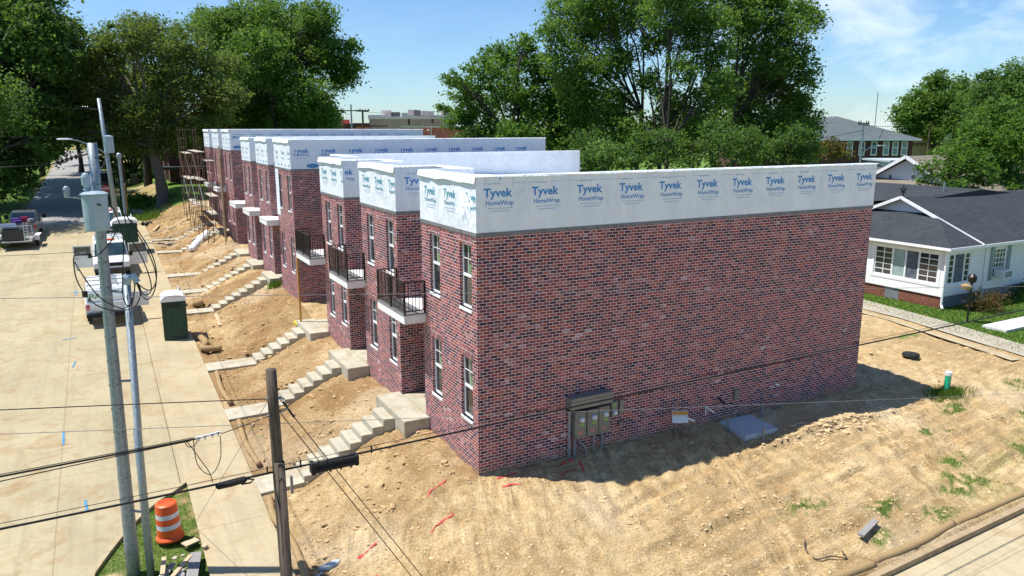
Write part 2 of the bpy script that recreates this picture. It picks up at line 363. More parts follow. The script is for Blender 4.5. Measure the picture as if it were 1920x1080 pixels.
def dirt_mat():
    k=NT('bare_soil'); a=k.n('ShaderNodeAttribute'); a.attribute_name='tint'; s=k.n('ShaderNodeSeparateColor'); k.l(a.outputs['Color'],s.inputs[0])
    f=k.noise(3,7,.65); g=k.noise(22,5,.7); h=k.noise(.8,5,.6)
    c=k.ramp(f,[(.28,(.38,.255,.115)),(.5,(.53,.385,.20)),(.72,(.64,.495,.29))])
    c=k.mix(k.math('MULTIPLY',s.outputs[1],.9),c,k.ramp(h,[(.3,(.22,.125,.05)),(.7,(.34,.215,.10))]))
    c=k.mix(k.math('MULTIPLY',s.outputs[2],.4),c,(.62,.52,.36))
    def streak(rz,sc,nm):
        m1=k.n('ShaderNodeMapping'); m1.inputs['Rotation'].default_value=(0,0,rz); k.l(k.pos(),m1.inputs[0]); m2=k.n('ShaderNodeMapping'); m2.inputs['Scale'].default_value=sc; k.l(m1.outputs[0],m2.inputs[0])
        return k.noise(1.0,4,.6,m2.outputs[0],.25)
    s1=streak(-.12,(.28,6.5,1),1); s2=streak(.35,(6.0,.55,1),2); sel=k.ramp(k.noise(.22,2),[(.47,0.0),(.56,1.0)]); stn=k.n('ShaderNodeMix'); k.l(sel,stn.inputs[0]); k.l(s1,stn.inputs[2]); k.l(s2,stn.inputs[3]); st=stn.outputs[0]
    spz=k.n('ShaderNodeSeparateXYZ'); k.l(k.pos(),spz.inputs[0]); lotm=k.math('MULTIPLY',k.math('LESS_THAN',spz.outputs[1],.5),k.ramp(k.noise(.4,3),[(.35,.25),(.6,1.0)]))
    c=k.mix(k.math('MULTIPLY',lotm,.55),c,k.mix(1,c,k.ramp(st,[(.35,.30),(.62,.74)]),'OVERLAY'))
    c=k.mix(.62,c,k.ramp(g,[(.36,.22),(.64,.76)]),'OVERLAY'); vo=k.n('ShaderNodeTexVoronoi'); vo.inputs['Scale'].default_value=7.5; vo.inputs['Randomness'].default_value=1; k.l(k.pos(),vo.inputs['Vector']); ed=k.ramp(vo.outputs['Distance'],[(.0,.85),(.16,0.0)]); c=k.mix(k.math('MULTIPLY',ed,k.ramp(k.noise(1.1,4,.6),[(.48,0.0),(.62,.75)])),c,(.24,.15,.065))
    sp2=k.ramp(k.noise(38,2,.5),[(.66,0.0),(.72,1.0)]); c=k.mix(k.math('MULTIPLY',sp2,.35),c,(.26,.17,.08))
    gr=k.ramp(k.noise(9,5,.7),[(.3,(.06,.13,.02)),(.5,(.10,.20,.03)),(.75,(.20,.25,.07))])
    gm=k.math('MULTIPLY',s.outputs[0],k.ramp(k.noise(14,4,.7),[(.25,.55),(.5,1.0)]))
    c=k.mix(gm,c,gr); k.col(c); k.bump(k.math('ADD',k.math('ADD',g,k.math('MULTIPLY',k.noise(70,3),.5)),k.math('MULTIPLY',k.math('MULTIPLY',st,lotm),1.3)),1.0,.05); return k.set(.95,0,.1)
M['dirt']=dirt_mat()
def seg(a,b,st): return list(np.arange(a,b,st))
def gro(a,b,n,p): return [a+(b-a)*((i/n)**p) for i in range(1,n+1)]
xs=sorted([-700,-400,-250,-160,-100,-70,-50,-38,-30,-25,-21,-18.5,-17,-16]+seg(-15.7,-14.4,.25)+[-13,-12,-11]+seg(-10,-4.95,.22)+seg(-4.95,19,.085)+seg(19,27,.22)+gro(27,60,18,1.3)+gro(60,900,14,2.2))
ys=sorted([-300,-150,-80,-50,-35,-26,-20,-15,-11,-9]+seg(-7.2,7,.085)+seg(7,20,.13)+seg(20,45,.22)+seg(45,75,.4)+gro(75,200,30,1.2)+gro(200,1200,12,2))
g=link('ground',grid_mesh('ground',np.array(xs),np.array(ys),ground_h,M['dirt'],tint)); tag(g,'bare tan soil lot with scattered grass around the brick townhouses','ground',kind='structure')
def conc_road(name,c,dirty,joint_x=None,joint_or_shadow_y=None):
    k=NT(name); f=k.noise(.45,6,.6); g=k.noise(8,5,.65); d=k.noise(1.1,5,.62,dist=1.2)
    cc=k.ramp(f,[(.3,tuple(x*.88 for x in c)),(.7,tuple(x*1.08 for x in c))])
    mpx=k.n('ShaderNodeMapping'); mpx.inputs['Scale'].default_value=(2.6,.16,1); k.l(k.pos(),mpx.inputs[0]); stv=k.noise(1.,4,.6,mpx.outputs[0],.4)
    cc=k.mix(k.ramp(d,[(.50,0.0),(.74,.9)]),cc,dirty); cc=k.mix(k.ramp(stv,[(.50,0.0),(.70,.5)]),cc,tuple(x*.72 for x in c)); ol=k.noise(.9,2,.5); cc=k.mix(k.ramp(ol,[(.70,0.0),(.76,.35)]),cc,(.20,.15,.09)); cc=k.mix(.3,cc,k.ramp(g,[(.3,.38),(.7,.62)]),'OVERLAY')
    sp=k.n('ShaderNodeSeparateXYZ'); k.l(k.pos(),sp.inputs[0]); wob=k.math('MULTIPLY',k.noise(3,3),.05)
    m=None
    for ax,lst in ((0,joint_x or []),(1,joint_or_shadow_y or [])):
        for (o,per) in lst:
            q=k.math('ABSOLUTE',k.math('SUBTRACT',k.math('FRACT',k.math('DIVIDE',k.math('ADD',k.math('SUBTRACT',sp.outputs[ax],o-200*per),wob),per)),.5))
            t=k.math('GREATER_THAN',q,.5-.018/per); m=t if m is None else k.math('MAXIMUM',m,t)
    if m is not None: cc=k.mix(k.math('MULTIPLY',m,.5),cc,(.22,.16,.09))
    k.col(cc); k.bump(g,.15,.01); return k.set(.9,0,.15)
M['road']=conc_road('concrete_street',(.385,.33,.21),(.30,.205,.10),[(-9.72,4.3)],[(7.8,9.2)])
M['walk']=conc_road('concrete_sidewalk',(.41,.345,.22),(.36,.25,.13),None,[(3.0,2.6)])
M['sideroad']=conc_road('side_street_concrete',(.42,.355,.23),(.34,.25,.14),None,[(-7.75,40)])  # single dark line is the overhead cable's shadow, painted in like a joint
M['stair_conc']=conc_road('pale_stair_concrete_weathered',(.45,.42,.33),(.30,.22,.12)); M['asphalt']=plain('gray_asphalt',(.27,.26,.245),.9,var=.18,scale=1.5)
def sheet(name,poly_f,label,kind='structure',mat=None,dz=.004,n=1): ...
def strip(name,xa,xb,ya,yb,hf,mat,nx,ny,label,z=0):
    o=link(name,grid_mesh(name,np.linspace(xa,xb,nx),np.linspace(ya,yb,ny),lambda X,Y:hf(X,Y)+z,mat)); return tag(o,label,name.replace('_',' '),kind='structure')
# curb line bulges toward the street at the near corner
def curbx(y):
    y=np.asarray(y,float); return np.where(y<5.6,-6.7-2.4*np.clip((5.6-y)/3.6,0,1)**.58-.0*y,-6.7+.0*y)
def street_mesh():
    yy=np.concatenate([np.linspace(-9,6,60),np.linspace(6.3,59.5,60)]); tt=np.linspace(0,1,14); co=[]
    for y in yy:
        cx=float(curbx(y)) if y>1.2 else float(curbx(1.2))-.35*(1.2-y)
        for t in tt:
            x=lerp(-14.9,cx,t); co.append((x,y,float(zs(y))+.0+.04*(1-(2*t-1)**2)))
    nx=len(tt); q=[[r*nx+c,r*nx+c+1,(r+1)*nx+c+1,(r+1)*nx+c] for r in range(len(yy)-1) for c in range(nx-1)]
    me=raw_mesh('street',np.array(co),np.array(q)); me.materials.append(M['road']); me.polygons.foreach_set('use_smooth',[True]*len(q)); return me
o=link('street',street_mesh()); tag(o,'sunlit tan concrete street running uphill past the townhouses','street',kind='structure')
strip('cross_street',-60,40,59.5,68.5,lambda X,Y:zs(Y)+.0*X,M['asphalt'],60,8,'gray asphalt cross street beyond the last townhouse',.02)
strip('far_street',-14.5,-7.2,68.5,190,lambda X,Y:zs(Y)+.0*X,M['asphalt'],6,60,'shaded asphalt street continuing uphill under the trees',.024)
strip('side_street',-4.7,400,-40,-6.85,lambda X,Y:zside(X)+.0*Y,M['sideroad'],60,10,'pale concrete side street at the lower right')
# kerbs
k=MB(); pts=[(float(curbx(y)) if y>1.2 else float(curbx(1.2))-.35*(1.2-y),y) for y in np.linspace(-1.5,59.5,150)]
for (a,b) in zip(pts[:-1],pts[1:]):
    za=float(zs(a[1]))+(.055 if a[1]>6 else .045); zb=float(zs(b[1]))+(.055 if b[1]>6 else .045); w=.16
    k.add([(a[0],a[1],za-.2),(a[0]+.02,a[1],za),(a[0]+w,a[1],za),(a[0]+w,a[1],za-.2),(b[0],b[1],zb-.2),(b[0]+.02,b[1],zb),(b[0]+w,b[1],zb),(b[0]+w,b[1],zb-.2)],[(0,1,5,4),(1,2,6,5),(2,3,7,6)])
tag(k.build('kerb',M['walk']),'low concrete kerb along the near side of the street','kerb',kind='structure')
k=MB()
for a in np.arange(-4.7,120,.8):
    b=a+.8; za=float(zside(a))+.15; zb=float(zside(b))+.15; y0=-6.84;y1=-6.68
    k.add([(a,y0,za-.25),(a,y0,za),(a,y1,za),(a,y1,za-.25),(b,y0,zb-.25),(b,y0,zb),(b,y1,zb),(b,y1,zb-.25)],[(0,1,5,4),(1,2,6,5),(2,3,7,6)])
M['kerbdirty']=plain('dirty_kerb',(.33,.25,.15),.9,var=.2,scale=4)
tag(k.build('side_kerb',M['kerbdirty']),'dirty concrete kerb edging the side street','kerb',kind='structure')
strip('sidewalk',-6.54,-4.78,-3.5,59.4,lambda X,Y:zs(Y)+.062+.0*X,M['walk'],5,120,'tan concrete sidewalk between the street and the dirt slope')
# house-side walks (right)
def polysheet(name,pts,mat,label,zf,th=.06):
    m=MB(); n=len(pts); vs=[(x,y,zf(x,y)) for x,y in pts]; m.add(vs+[(x,y,z-th) for x,y,z in vs],[tuple(range(n))]+[(i,(i+1)%n,n+(i+1)%n,n+i) for i in range(n)])
    return tag(m.build(name,mat),label,'path',kind='structure')
M['oldwalk']=conc_road('old_path_concrete',(.40,.36,.29),(.27,.24,.14),None,None); M['paleslab']=plain('pale_slab',(.62,.64,.62),.8,var=.06)
zz=lambda x,y: float(base_h(x,y))+.03
def longpath(name,L,R,mat,label):
    m=MB()
    for (l0,l1,r0,r1) in zip(L[:-1],L[1:],R[:-1],R[1:]):
        n=6
        for i in range(n):
            t0=i/n;t1=(i+1)/n
            P=[lerp(np.array(l0),np.array(l1),t0),lerp(np.array(l0),np.array(l1),t1),lerp(np.array(r0),np.array(r1),t1),lerp(np.array(r0),np.array(r1),t0)]
            m.add([(p[0],p[1],float(base_h(p[0],p[1]))+.045) for p in P],[(0,1,2,3)])
    return tag(m.build(name,mat),label,'path',kind='structure')
longpath('house_path',[(25.2,14),(24.9,9),(24.75,5.6),(23.7,1.0),(23.2,-2),(23.,-6.6)],[(27,14),(26.7,9),(26.1,2.7+2),(25.1,.3),(25.2,-2),(25.4,-6.6)],M['oldwalk'],'worn concrete path with weedy edges beside the white house')
longpath('old_footing',[(24.2,9),(23.9,5.6),(23.1,2.5),(22.4,-.8)],[(24.5,9),(24.25,5.6),(23.5,2.4),(22.9,-.9)],M['walk'],'narrow strip of old concrete at the edge of the dirt lot')
polysheet('front_slab',[(26.5,2.75),(31.5,2.8),(31.0,1.75),(26.5,1.7)],M['paleslab'],'pale raised concrete slab crossing the lawn',lambda x,y:.12,.2)
# paint marks on the soil
RM=plain('red_marking_paint',(.62,.06,.06),.8,var=.3,scale=20); BM_=plain('blue_marking_paint',(.06,.24,.42),.8)
m=MB()
def mark(a,b,w,mi,zf,lift=.03):
    a=np.array(a);b=np.array(b);d=(b-a)/np.linalg.norm(b-a);p=np.array([-d[1],d[0]])*w/2; n=10
    for i in range(n):
        P=[a+(b-a)*i/n,a+(b-a)*(i+1)/n]; w0=.5+.7*random.random(); w1=.5+.7*random.random()
        qs=[P[0]-p*w0,P[1]-p*w1,P[1]+p*w1,P[0]+p*w0]; m.add([(q[0],q[1],zf(q[0],q[1])+lift) for q in qs],[(0,1,2,3)],mi)
ghf=lambda x,y: float(ground_h(x,y))
for a,b in [((-3.4,-.41),(-2.91,-.39)),((-4.5,-.56),(-4.1,-.56)),((-3.72,-1.47),(-3.23,-1.38)),((-1.44,.02),(-.8,.3)),((-1.77,-1.03),(-1.14,-.91)),((.35,-.3),(1.0,-.25)),((.33,-.67),(.84,-.72)),((2.1,-.35),(2.7,-.3)),((2.87,-.3),(2.7,-.85)),((2.0,-.75),(2.6,-.62))]:
    mark(a,b,.055,0,ghf,.018)
sf=lambda x,y: float(zs(y))+.045
for a,b in [((-9.05,5.35),(-9.1,6.0)),((-9.72,10.2),(-9.75,11.3)),((-9.6,18.2),(-9.5,19.0)),((-10.1,22.5),(-9.5,22.6)),((-10.,32.1),(-9.3,32.1)),((-9.65,31.4),(-9.65,32.8))]: mark(a,b,.07,1,sf,.006)
tag(m.build('painted_markings',[RM,BM_]),'red and blue sprayed locating lines on soil and street','painted markings',kind='structure')
# ------------------------------------------------------------------ townhouses
def offs(P,d):   # P ccw axis-aligned polygon, outward offset
    n=len(P); out=[]
    for i in range(n):
        a=Vector(P[i-1]);b=Vector(P[i]);c=Vector(P[(i+1)%n]); e1=(b-a).normalized(); e2=(c-b).normalized()
        n1=Vector((e1.y,-e1.x)); n2=Vector((e2.y,-e2.x))
        v=n1+n2 if abs(n1.dot(n2))<.5 else n1
        out.append((b.x+v.x*d,b.y+v.y*d))
    return out
def ring(mb,P,z0,z1,d0,d1,skip=None):  # outer face at d0, inner at d1, with caps
    O=offs(P,d0); I=offs(P,d1); n=len(P)
    if skip is not None: I[1]=(O[1][0],I[1][1]); I[2]=(O[2][0],I[2][1])
    for i in range(n):
        j=(i+1)%n
        if i==skip:
            for q in (i,j): mb.add([(*O[q],z0),(*I[q],z0),(*I[q],z1),(*O[q],z1)],[(0,1,2,3)])
            continue
        mb.add([(*O[i],z0),(*O[j],z0),(*O[j],z1),(*O[i],z1),(*I[i],z0),(*I[j],z0),(*I[j],z1),(*I[i],z1)],[(0,1,2,3),(5,4,7,6),(3,2,6,7),(1,0,4,5)])
def wallX(mb,x,y0,y1,z0,z1,holes,depth=.1,m=0,mr=0):
    ys_=sorted({y0,y1,*[h[0] for h in holes],*[h[1] for h in holes]}); zs_=sorted({z0,z1,*[h[2] for h in holes],*[h[3] for h in holes]})
    for a,b in zip(ys_[:-1],ys_[1:]):
        for c,d in zip(zs_[:-1],zs_[1:]):
            if any(h[0]<=a and b<=h[1] and h[2]<=c and d<=h[3] for h in holes): continue
            mb.quad((x,a,c),(x,a,d),(x,b,d),(x,b,c),m)
    for (a,b,c,d) in holes:
        X=x+depth
        mb.quad((x,a,c),(X,a,c),(X,a,d),(x,a,d),m); mb.quad((x,b,c),(x,b,d),(X,b,d),(X,b,c),m)
        mb.quad((x,a,d),(X,a,d),(X,b,d),(x,b,d),m); mb.quad((x,a,c),(x,b,c),(X,b,c),(X,a,c),m)
WW,WH=.68,1.66
def make_window():
    r=thing('window',None,None); del_keys(r)
    f=MB(); x=.075
    for a,b,c,d in ((-WW/2,-WW/2+.05,0,WH),(WW/2-.05,WW/2,0,WH),(-WW/2+.05,WW/2-.05,0,.06),(-WW/2+.05,WW/2-.05,WH-.05,WH),(-WW/2+.05,WW/2-.05,WH/2-.03,WH/2+.04)): f.box(x,x+.07,a,b,c,d)
    for yy in (0,): f.box(x+.012,x+.022,yy-.01,yy+.01,WH/2+.04,WH-.05)
    f.box(x+.012,x+.022,-WW/2+.05,WW/2-.05,WH*.76-.01,WH*.76+.01)
    f.box(-.025,x+.02,-WW/2-.03,WW/2+.03,-.075,0)
    fr=f.build('frame',M['vinyl'],r)
    g_=MB(); g_.box(x+.025,x+.03,-WW/2+.05,WW/2-.05,.06,WH-.05); g_.build('pane',M['glass'],r)
    c=MB(); c.quad((x+.021,-.25,.9),(x+.021,-.25,1.13),(x+.021,-.02,1.13),(x+.021,-.02,.9)); c.build('sticker',M['sticker'],r)
    return r
def del_keys(o): pass
_win=[None]
def place_window(parent,x,y,z):
    if _win[0] is None: _win[0]=make_window(); w=_win[0]
    else: w=copy_tree(_win[0])
    w.parent=parent; w.location=Vector((x,y,z))-parent_world(parent); return w
def textmesh(s,bold=.0):
    cu=bpy.data.curves.new('t','FONT'); cu.body=s; cu.size=1; cu.offset=bold; cu.resolution_u=2
    ob=bpy.data.objects.new('t',cu); COL.objects.link(ob); dg=bpy.context.evaluated_depsgraph_get(); dg.update()
    me=ob.evaluated_get(dg).to_mesh(); vs=[tuple(v.co) for v in me.vertices]; fs=[tuple(p.vertices) for p in me.polygons]
    ob.evaluated_get(dg).to_mesh_clear(); bpy.data.objects.remove(ob); bpy.data.curves.remove(cu)
    xs_=[v[0] for v in vs]; ys2=[v[1] for v in vs]; x0=min(xs_)
    return [((v[0]-x0),(v[1])) for v in vs],fs,max(xs_)-x0,max(ys2)
TX={'big':textmesh('Tyvek',.024),'hw':textmesh('HomeWrap',.008)}
def put_text(mb,key,org,dr,up,width,height,m=0,clipmax=None,clipmin=None,zclip=None):
    V,F,w,h=TX[key]; sx=width/w; sy=height/h; vs=[]; ok=[]
    for a,b in V:
        vs.append(Vector(org)+Vector(dr)*a*sx+Vector(up)*b*sy)
    fs=[]
    for f in F:
        c=sum((vs[i] for i in f),Vector())/len(f)
        t=sum(V[i][0]*sx for i in f)/len(f)
        if clipmax is not None and t>clipmax: continue
        if clipmin is not None and t<clipmin: continue
        if zclip is not None and c.z>zclip: continue
        fs.append(f)
    mb.add(vs,fs,m)
def print_group(mb,org,dr,up,m=0,mp=1,**kw):
    """one repeat of the wrap's printing; org = left end of the T top"""
    o=Vector(org);u=Vector(up);d=Vector(dr)
    put_text(mb,'big',o-u*.20,dr,up,.78,.205,m,**kw)
    kw2=dict(kw)
    put_text(mb,'hw',o-u*.405+d*.06,dr,up,.76,.115,m,**kw2)
    if kw.get('clipmax') is None and kw.get('clipmin') is None:
        for k_,(a,b) in enumerate(((.12,.82),(.2,.72))):
            zq=-.49-.07*k_; 
            for j in range(7):
                a0=a+(b-a)*j/7; a1=a0+(b-a)/7*.8
                mb.add([o+d*a0+u*zq,o+d*a1+u*zq,o+d*a1+u*(zq+.016),o+d*a0+u*(zq+.016)],[(0,1,2,3)],mp)
        for j in range(4): a0=.1+j*.09; mb.add([o+d*a0+u*.10,o+d*(a0+.06)+u*.10,o+d*(a0+.06)+u*.125,o+d*a0+u*.125],[(0,1,2,3)],mp)
def emblem(mb,c,dr,up,w,h,m=0,mp=1):
    c=Vector(c);d=Vector(dr);u=Vector(up); nrm=d.cross(u); n=28
    def ell(a,b,off,mi): mb.add([c+nrm*off+d*a*math.cos(2*PI*i/n)+u*b*math.sin(2*PI*i/n) for i in range(n)],[tuple(range(n))],mi)
    ell(w/2,h/2,0,m)
    for t in (-.18,.0,.18): mb.add([c+nrm*.002+d*(t*w-.04)-u*.012,c+nrm*.002+d*(t*w+.04)-u*.012,c+nrm*.002+d*(t*w+.04)+u*.012,c+nrm*.002+d*(t*w-.04)+u*.012],[(0,1,2,3)],mp)
def railing_mesh(X0,Y0,Y1,z,h=.95):
    r=MB(); sp=.105
    for y in (Y0,Y1,(Y0+Y1)/2): r.box(X0,X0+.05,y-.025,y+.025,z,z+h)
    r.box(X0,X0+.045,Y0,Y1,z+h-.03,z+h); r.box(X0+.01,X0+.035,Y0,Y1,z+.07,z+.10)
    y=Y0+sp
    while y<Y1-.03: r.box(X0+.014,X0+.032,y-.009,y+.009,z+.1,z+h-.03); y+=sp
    for Y in (Y0,Y1):
        r.box(X0+.05,-.01,Y-.02,Y+.02,z+h-.028,z+h-.002); r.box(X0+.05,-.01,Y-.012,Y+.012,z+.07,z+.1)
        x=X0+.05+sp
        while x<-.03: r.box(x-.009,x+.009,Y-.009,Y+.009,z+.1,z+h-.028); x+=sp
        r.box(-.05,-.012,Y-.025,Y+.025,z,z+h)
    return r
def block(idx,label,Y0,bays,Yend,L,dz,rails,side_print,open_strip=None):
    org=(0,Y0,-.1+dz); B=thing('townhouse_block',label,'townhouse block',org,group='brick townhouse blocks along the street')
    XR=1.35; HB=6.26+dz; HT=7.66+dz; zb=-.9+dz*.4
    P=[(0,Y0),(L,Y0),(L,Yend),(XR,Yend)]   # ccw
    seq=[]
    for i in range(len(bays)-1,-1,-1):
        a,b=bays[i]
        if i==len(bays)-1:
            if b<Yend-.3: P=[(0,Y0),(L,Y0),(L,Yend),(XR,Yend)]; seq+=[(XR,b),(0,b)]
            else: P=[(0,Y0),(L,Y0),(L,Yend)]; seq+=[(0,Yend)]
        else: seq+=[(XR,b),(0,b)]
        if i>0: seq+=[(0,a),(XR,a)]
    P=P+seq
    w=MB(); ns=MB(); wins=[]
    n=len(P)
    for i in range(n):
        a=P[i];b=P[(i+1)%n]
        if abs(a[0]-b[0])<1e-6 and a[0]==0:   # bay front
            y1,y0=max(a[1],b[1]),min(a[1],b[1]); hs=[]
            for yy in (y0+.66,y1-.96 if y1-y0>3.2 else y1-.86):
                for zc in (1.36,4.32): hs.append((yy-WW/2,yy+WW/2,zc+dz,zc+dz+WH)); wins.append((yy,zc+dz))
            wallX(w,0,y0,y1,zb,HB,hs)
            for h in hs:
                q_=MB(); q_.box(-.008,.02,h[0]-.08,h[1]+.08,h[3]+.002,h[3]+.26); q_.build('window_header',M['soldier'],B)
        elif abs(a[0]-b[0])<1e-6 and a[0]==XR:
            y1,y0=max(a[1],b[1]),min(a[1],b[1]); yc=(y0+y1)/2
            hs=[(yc-.48,yc+.48,.5+dz,2.6+dz),(yc-.48,yc+.48,3.66+dz,5.75+dz)]
            wallX(w,XR,y0,y1,zb,HB,hs)
            for h in hs:
                d=MB(); X=XR+.06
                d.box(X,X+.05,h[0]+.05,h[1]-.05,h[2],h[3]-.05,0); d.box(X-.02,X+.06,h[0],h[0]+.05,h[2],h[3],1); d.box(X-.02,X+.06,h[1]-.05,h[1],h[2],h[3],1); d.box(X-.02,X+.06,h[0]+.05,h[1]-.05,h[3]-.05,h[3],1)
                d.build('door',[M['glass'],M['vinyl']],B)
        else: w.quad((*a,zb),(*b,zb),(*b,HB),(*a,HB))
    wl=w.build('brick_wall',M['brick'],B)
    if open_strip:
        s=MB(); y0,y1=open_strip; s.box(-.012,.0,y0,y1,3.9+dz,HB-.05); s.build('bare_sheathing',M['wrap'],B)
    f=MB(); ring(f,P,HB-.045,HB+.05,.022,-.05); f.build('flashing',M['flash'],B)
    r=MB(); ring(r,P,HB+.045,HT,.016,-.22,1); wr=r.build('house_wrap',M['wrap'],B)
    # loose top edge folded over the parapet
    c=MB(); ring(c,P,HT-.005,HT+.022,.03,-.25,1)
    O=offs(P,.034)
    for i in range(n):
        if i==1: continue
        a=Vector(O[i]);b=Vector(O[(i+1)%n]); e=b-a; Ln=e.length; k_=max(2,int(Ln/.45)); nr=Vector((e.y,-e.x)).normalized()
        front=(abs(a.x-b.x)<1e-4 and a.x<.1)
        dr=.17 if front else .03
        prev=None
        for j in range(k_+1):
            p=a+e*j/k_; dd=dr*(.85+.3*random.random()) if front else dr*(.5+random.random()); out_=.02+.035*random.random()*(1 if front else .3)
            cur=((p.x,p.y,HT+.02),(p.x+nr.x*out_,p.y+nr.y*out_,HT+.02-dd))
            if prev: c.add([prev[0],cur[0],cur[1],prev[1]],[(0,3,2,1)])
            prev=cur
    c.build('folded_wrap_edge',M['wrap'],B)
    if idx==0:
        fo=MB()
        for (ya,za,yb,zb_,h_) in ((1.02,7.42,.62,6.42,.035),(.86,7.42,.50,6.55,.05),(.74,7.40,.36,6.40,.03),(.60,7.38,.22,6.62,.045),(.42,7.36,.10,6.80,.03),(1.2,7.1,.95,6.36,.02)):
            n_=10; prev=None
            for q in range(n_+1):
                t_=q/n_; yy=ya+(yb-ya)*t_+.03*math.sin(t_*7); zz0=za+(zb_-za)*t_; w_=.035*math.sin(PI*min(1,t_*1.1+.08))+.006; hh=h_*math.sin(PI*t_)**.7+.001
                cur=((-.0165,yy-w_,zz0),(-.016-hh,yy+w_*.35,zz0),(-.0165,yy+w_,zz0))
                if prev: fo.add([*prev,*cur],[(0,3,4,1),(1,4,5,2)])
                prev=cur
        fo.build('wrap_crease',M['wrap'],wr,smooth=False)
    rp=offs(P,-.2); rp[1]=(L,rp[1][1]); rp[2]=(L,rp[2][1]); t=MB(); t.add([(*p,HT-.55-.82*p[0]/L) for p in rp],[tuple(range(n))]); t.build('roof',M['roofmem'],B)
    # printing
    pr=MB()
    side_print(pr,dz)
    for bi,(a,b) in enumerate(bays):
        y=b-.35
        while y-.8>a-.6:
            up=(0,0,1); o=(-.021,y,7.27+dz-.03*random.random())
            cm=None if y-.8>a else y-a-.02
            if idx==0: print_group(pr,o,(0,-1,0),up,2,1,**({'clipmax':cm} if cm else {}))
            else: 
                put_text(pr,'big',Vector(o)-Vector((0,0,.3)),(0,-1,0),up,.7,.16,1,**({'clipmax':cm} if cm else {})); put_text(pr,'hw',Vector(o)-Vector((0,0,.52)),(0,-1,0),up,.7,.1,1,**({'clipmax':cm} if cm else {}))
            y-=1.33
        if idx>0:
            for yy in np.arange(a+.3,b-.1,.8): emblem(pr,(-.022,yy,6.46+dz),(0,-1,0),(0,0,1),.2,.12,0,1)
    pr.build('printed_lettering',[M['ink'],M['ink_light'],M['ink_teal']],wr)
    for (yy,zc) in wins: place_window(B,0,yy,zc)
    # balconies / canopies
    for gi,(a,b) in enumerate(bays):
        g0=b; g1=bays[gi+1][0] if gi+1<len(bays) else Yend
        if g1-g0<1: continue
        ya=g0-.2; yb=min(g1+.1,g0+2.2) ; X0=-.66 if idx==0 else -.62
        s=MB(); s.box(X0,-.004,ya,yb,3.33+dz,3.585+dz); 
        s.box(0,XR-.002,g0+.003,min(g1,yb)-.003,3.33+dz,3.60+dz)
        nm='balcony' if rails else 'canopy'
        bal=s.build(nm,M['white'],B)
        s2=MB(); s2.box(X0-.02,-.003,ya-.02,yb+.02,3.585+dz,3.615+dz); s2.build('slab_edge',M['flash'] if rails else M['white'],bal)
        if rails: railing_mesh(X0,ya+.02,yb-.02,3.615+dz).build('railing',M['black_metal'],bal)
    return B
def sp1(pr,dz):
    for k_ in range(11):
        x=.19+1.333*k_; cm=None if x+.8<14.46 else 14.4-x
        print_group(pr,(x,-.021,7.37+dz),(1,0,0),(0,0,1),0,1,**({'clipmax':cm} if cm else {}))
    pr.box(.62,.66,-.0205,-.019,7.58,7.62,0)
    for xx in (.22,1.0): pr.box(xx,xx+.012,-.0205,-.019,7.42,7.62,1)
    x=1.05
    while x<14.2:
        w_=.15+.5*random.random(); pr.box(x,x+w_,-.0205,-.019,7.492,7.5,1); x+=w_+.05+.35*random.random()
    # short returns facing the same way
    print_group(pr,(.28,5.67-.021,7.34),(1,0,0),(0,0,1),0,1)
    print_group(pr,(-.40,11.3-.021,7.34),(1,0,0),(0,0,1),0,1,clipmin=.45)
def sp2(pr,dz):
    for k_ in range(10):
        x=.13+1.3*k_; 
        put_text(pr,'big',(x,19.86-.021,7.70),(1,0,0),(0,0,1),.72,.2,0,zclip=7.855); put_text(pr,'hw',(x,19.86-.021,7.57),(1,0,0),(0,0,1),.72,.10,0)
        for (a,b) in ((.15,.6),): pr.box(x+a,x+b,19.86-.021,19.86-.02,7.46,7.475,1)
    for k_ in range(5): emblem(pr,(1.0+2.66*k_,19.86-.024,7.10),(1,0,0),(0,0,1),.58,.2)
    put_text(pr,'big',(.25,25.2-.021,7.62),(1,0,0),(0,0,1),.72,.2,0)
def sp3(pr,dz):
    for k_ in range(10):
        x=.85+1.26*k_; put_text(pr,'big',(x,37.6-.021,8.33),(-1,0,0),(0,0,-1),.74,.2,0); put_text(pr,'hw',(x,37.6-.021,8.49),(-1,0,0),(0,0,-1),.7,.1,1)
    for k_ in range(5): emblem(pr,(.4+2.66*k_,37.6-.024,7.62),(1,0,0),(0,0,1),.5,.19)
block(0,'nearest brick townhouse block, its long shaded side wall with meters facing us',0,[(0,3.62),(5.67,9.27),(11.3,14.6)],17.8,14.46,0,True,sp1)
block(1,'middle brick townhouse block with white canopies and no railings',19.86,[(19.86,23.5),(25.2,28.55),(30.4,33.4)],35.6,13.7,.65,False,sp2,(22.75,23.5))
block(2,'farthest brick townhouse block with scaffolding along its front',37.6,[(37.6,41.2),(42.9,46.4),(48.1,51.4)],51.4,13.65,1.12,False,sp3)
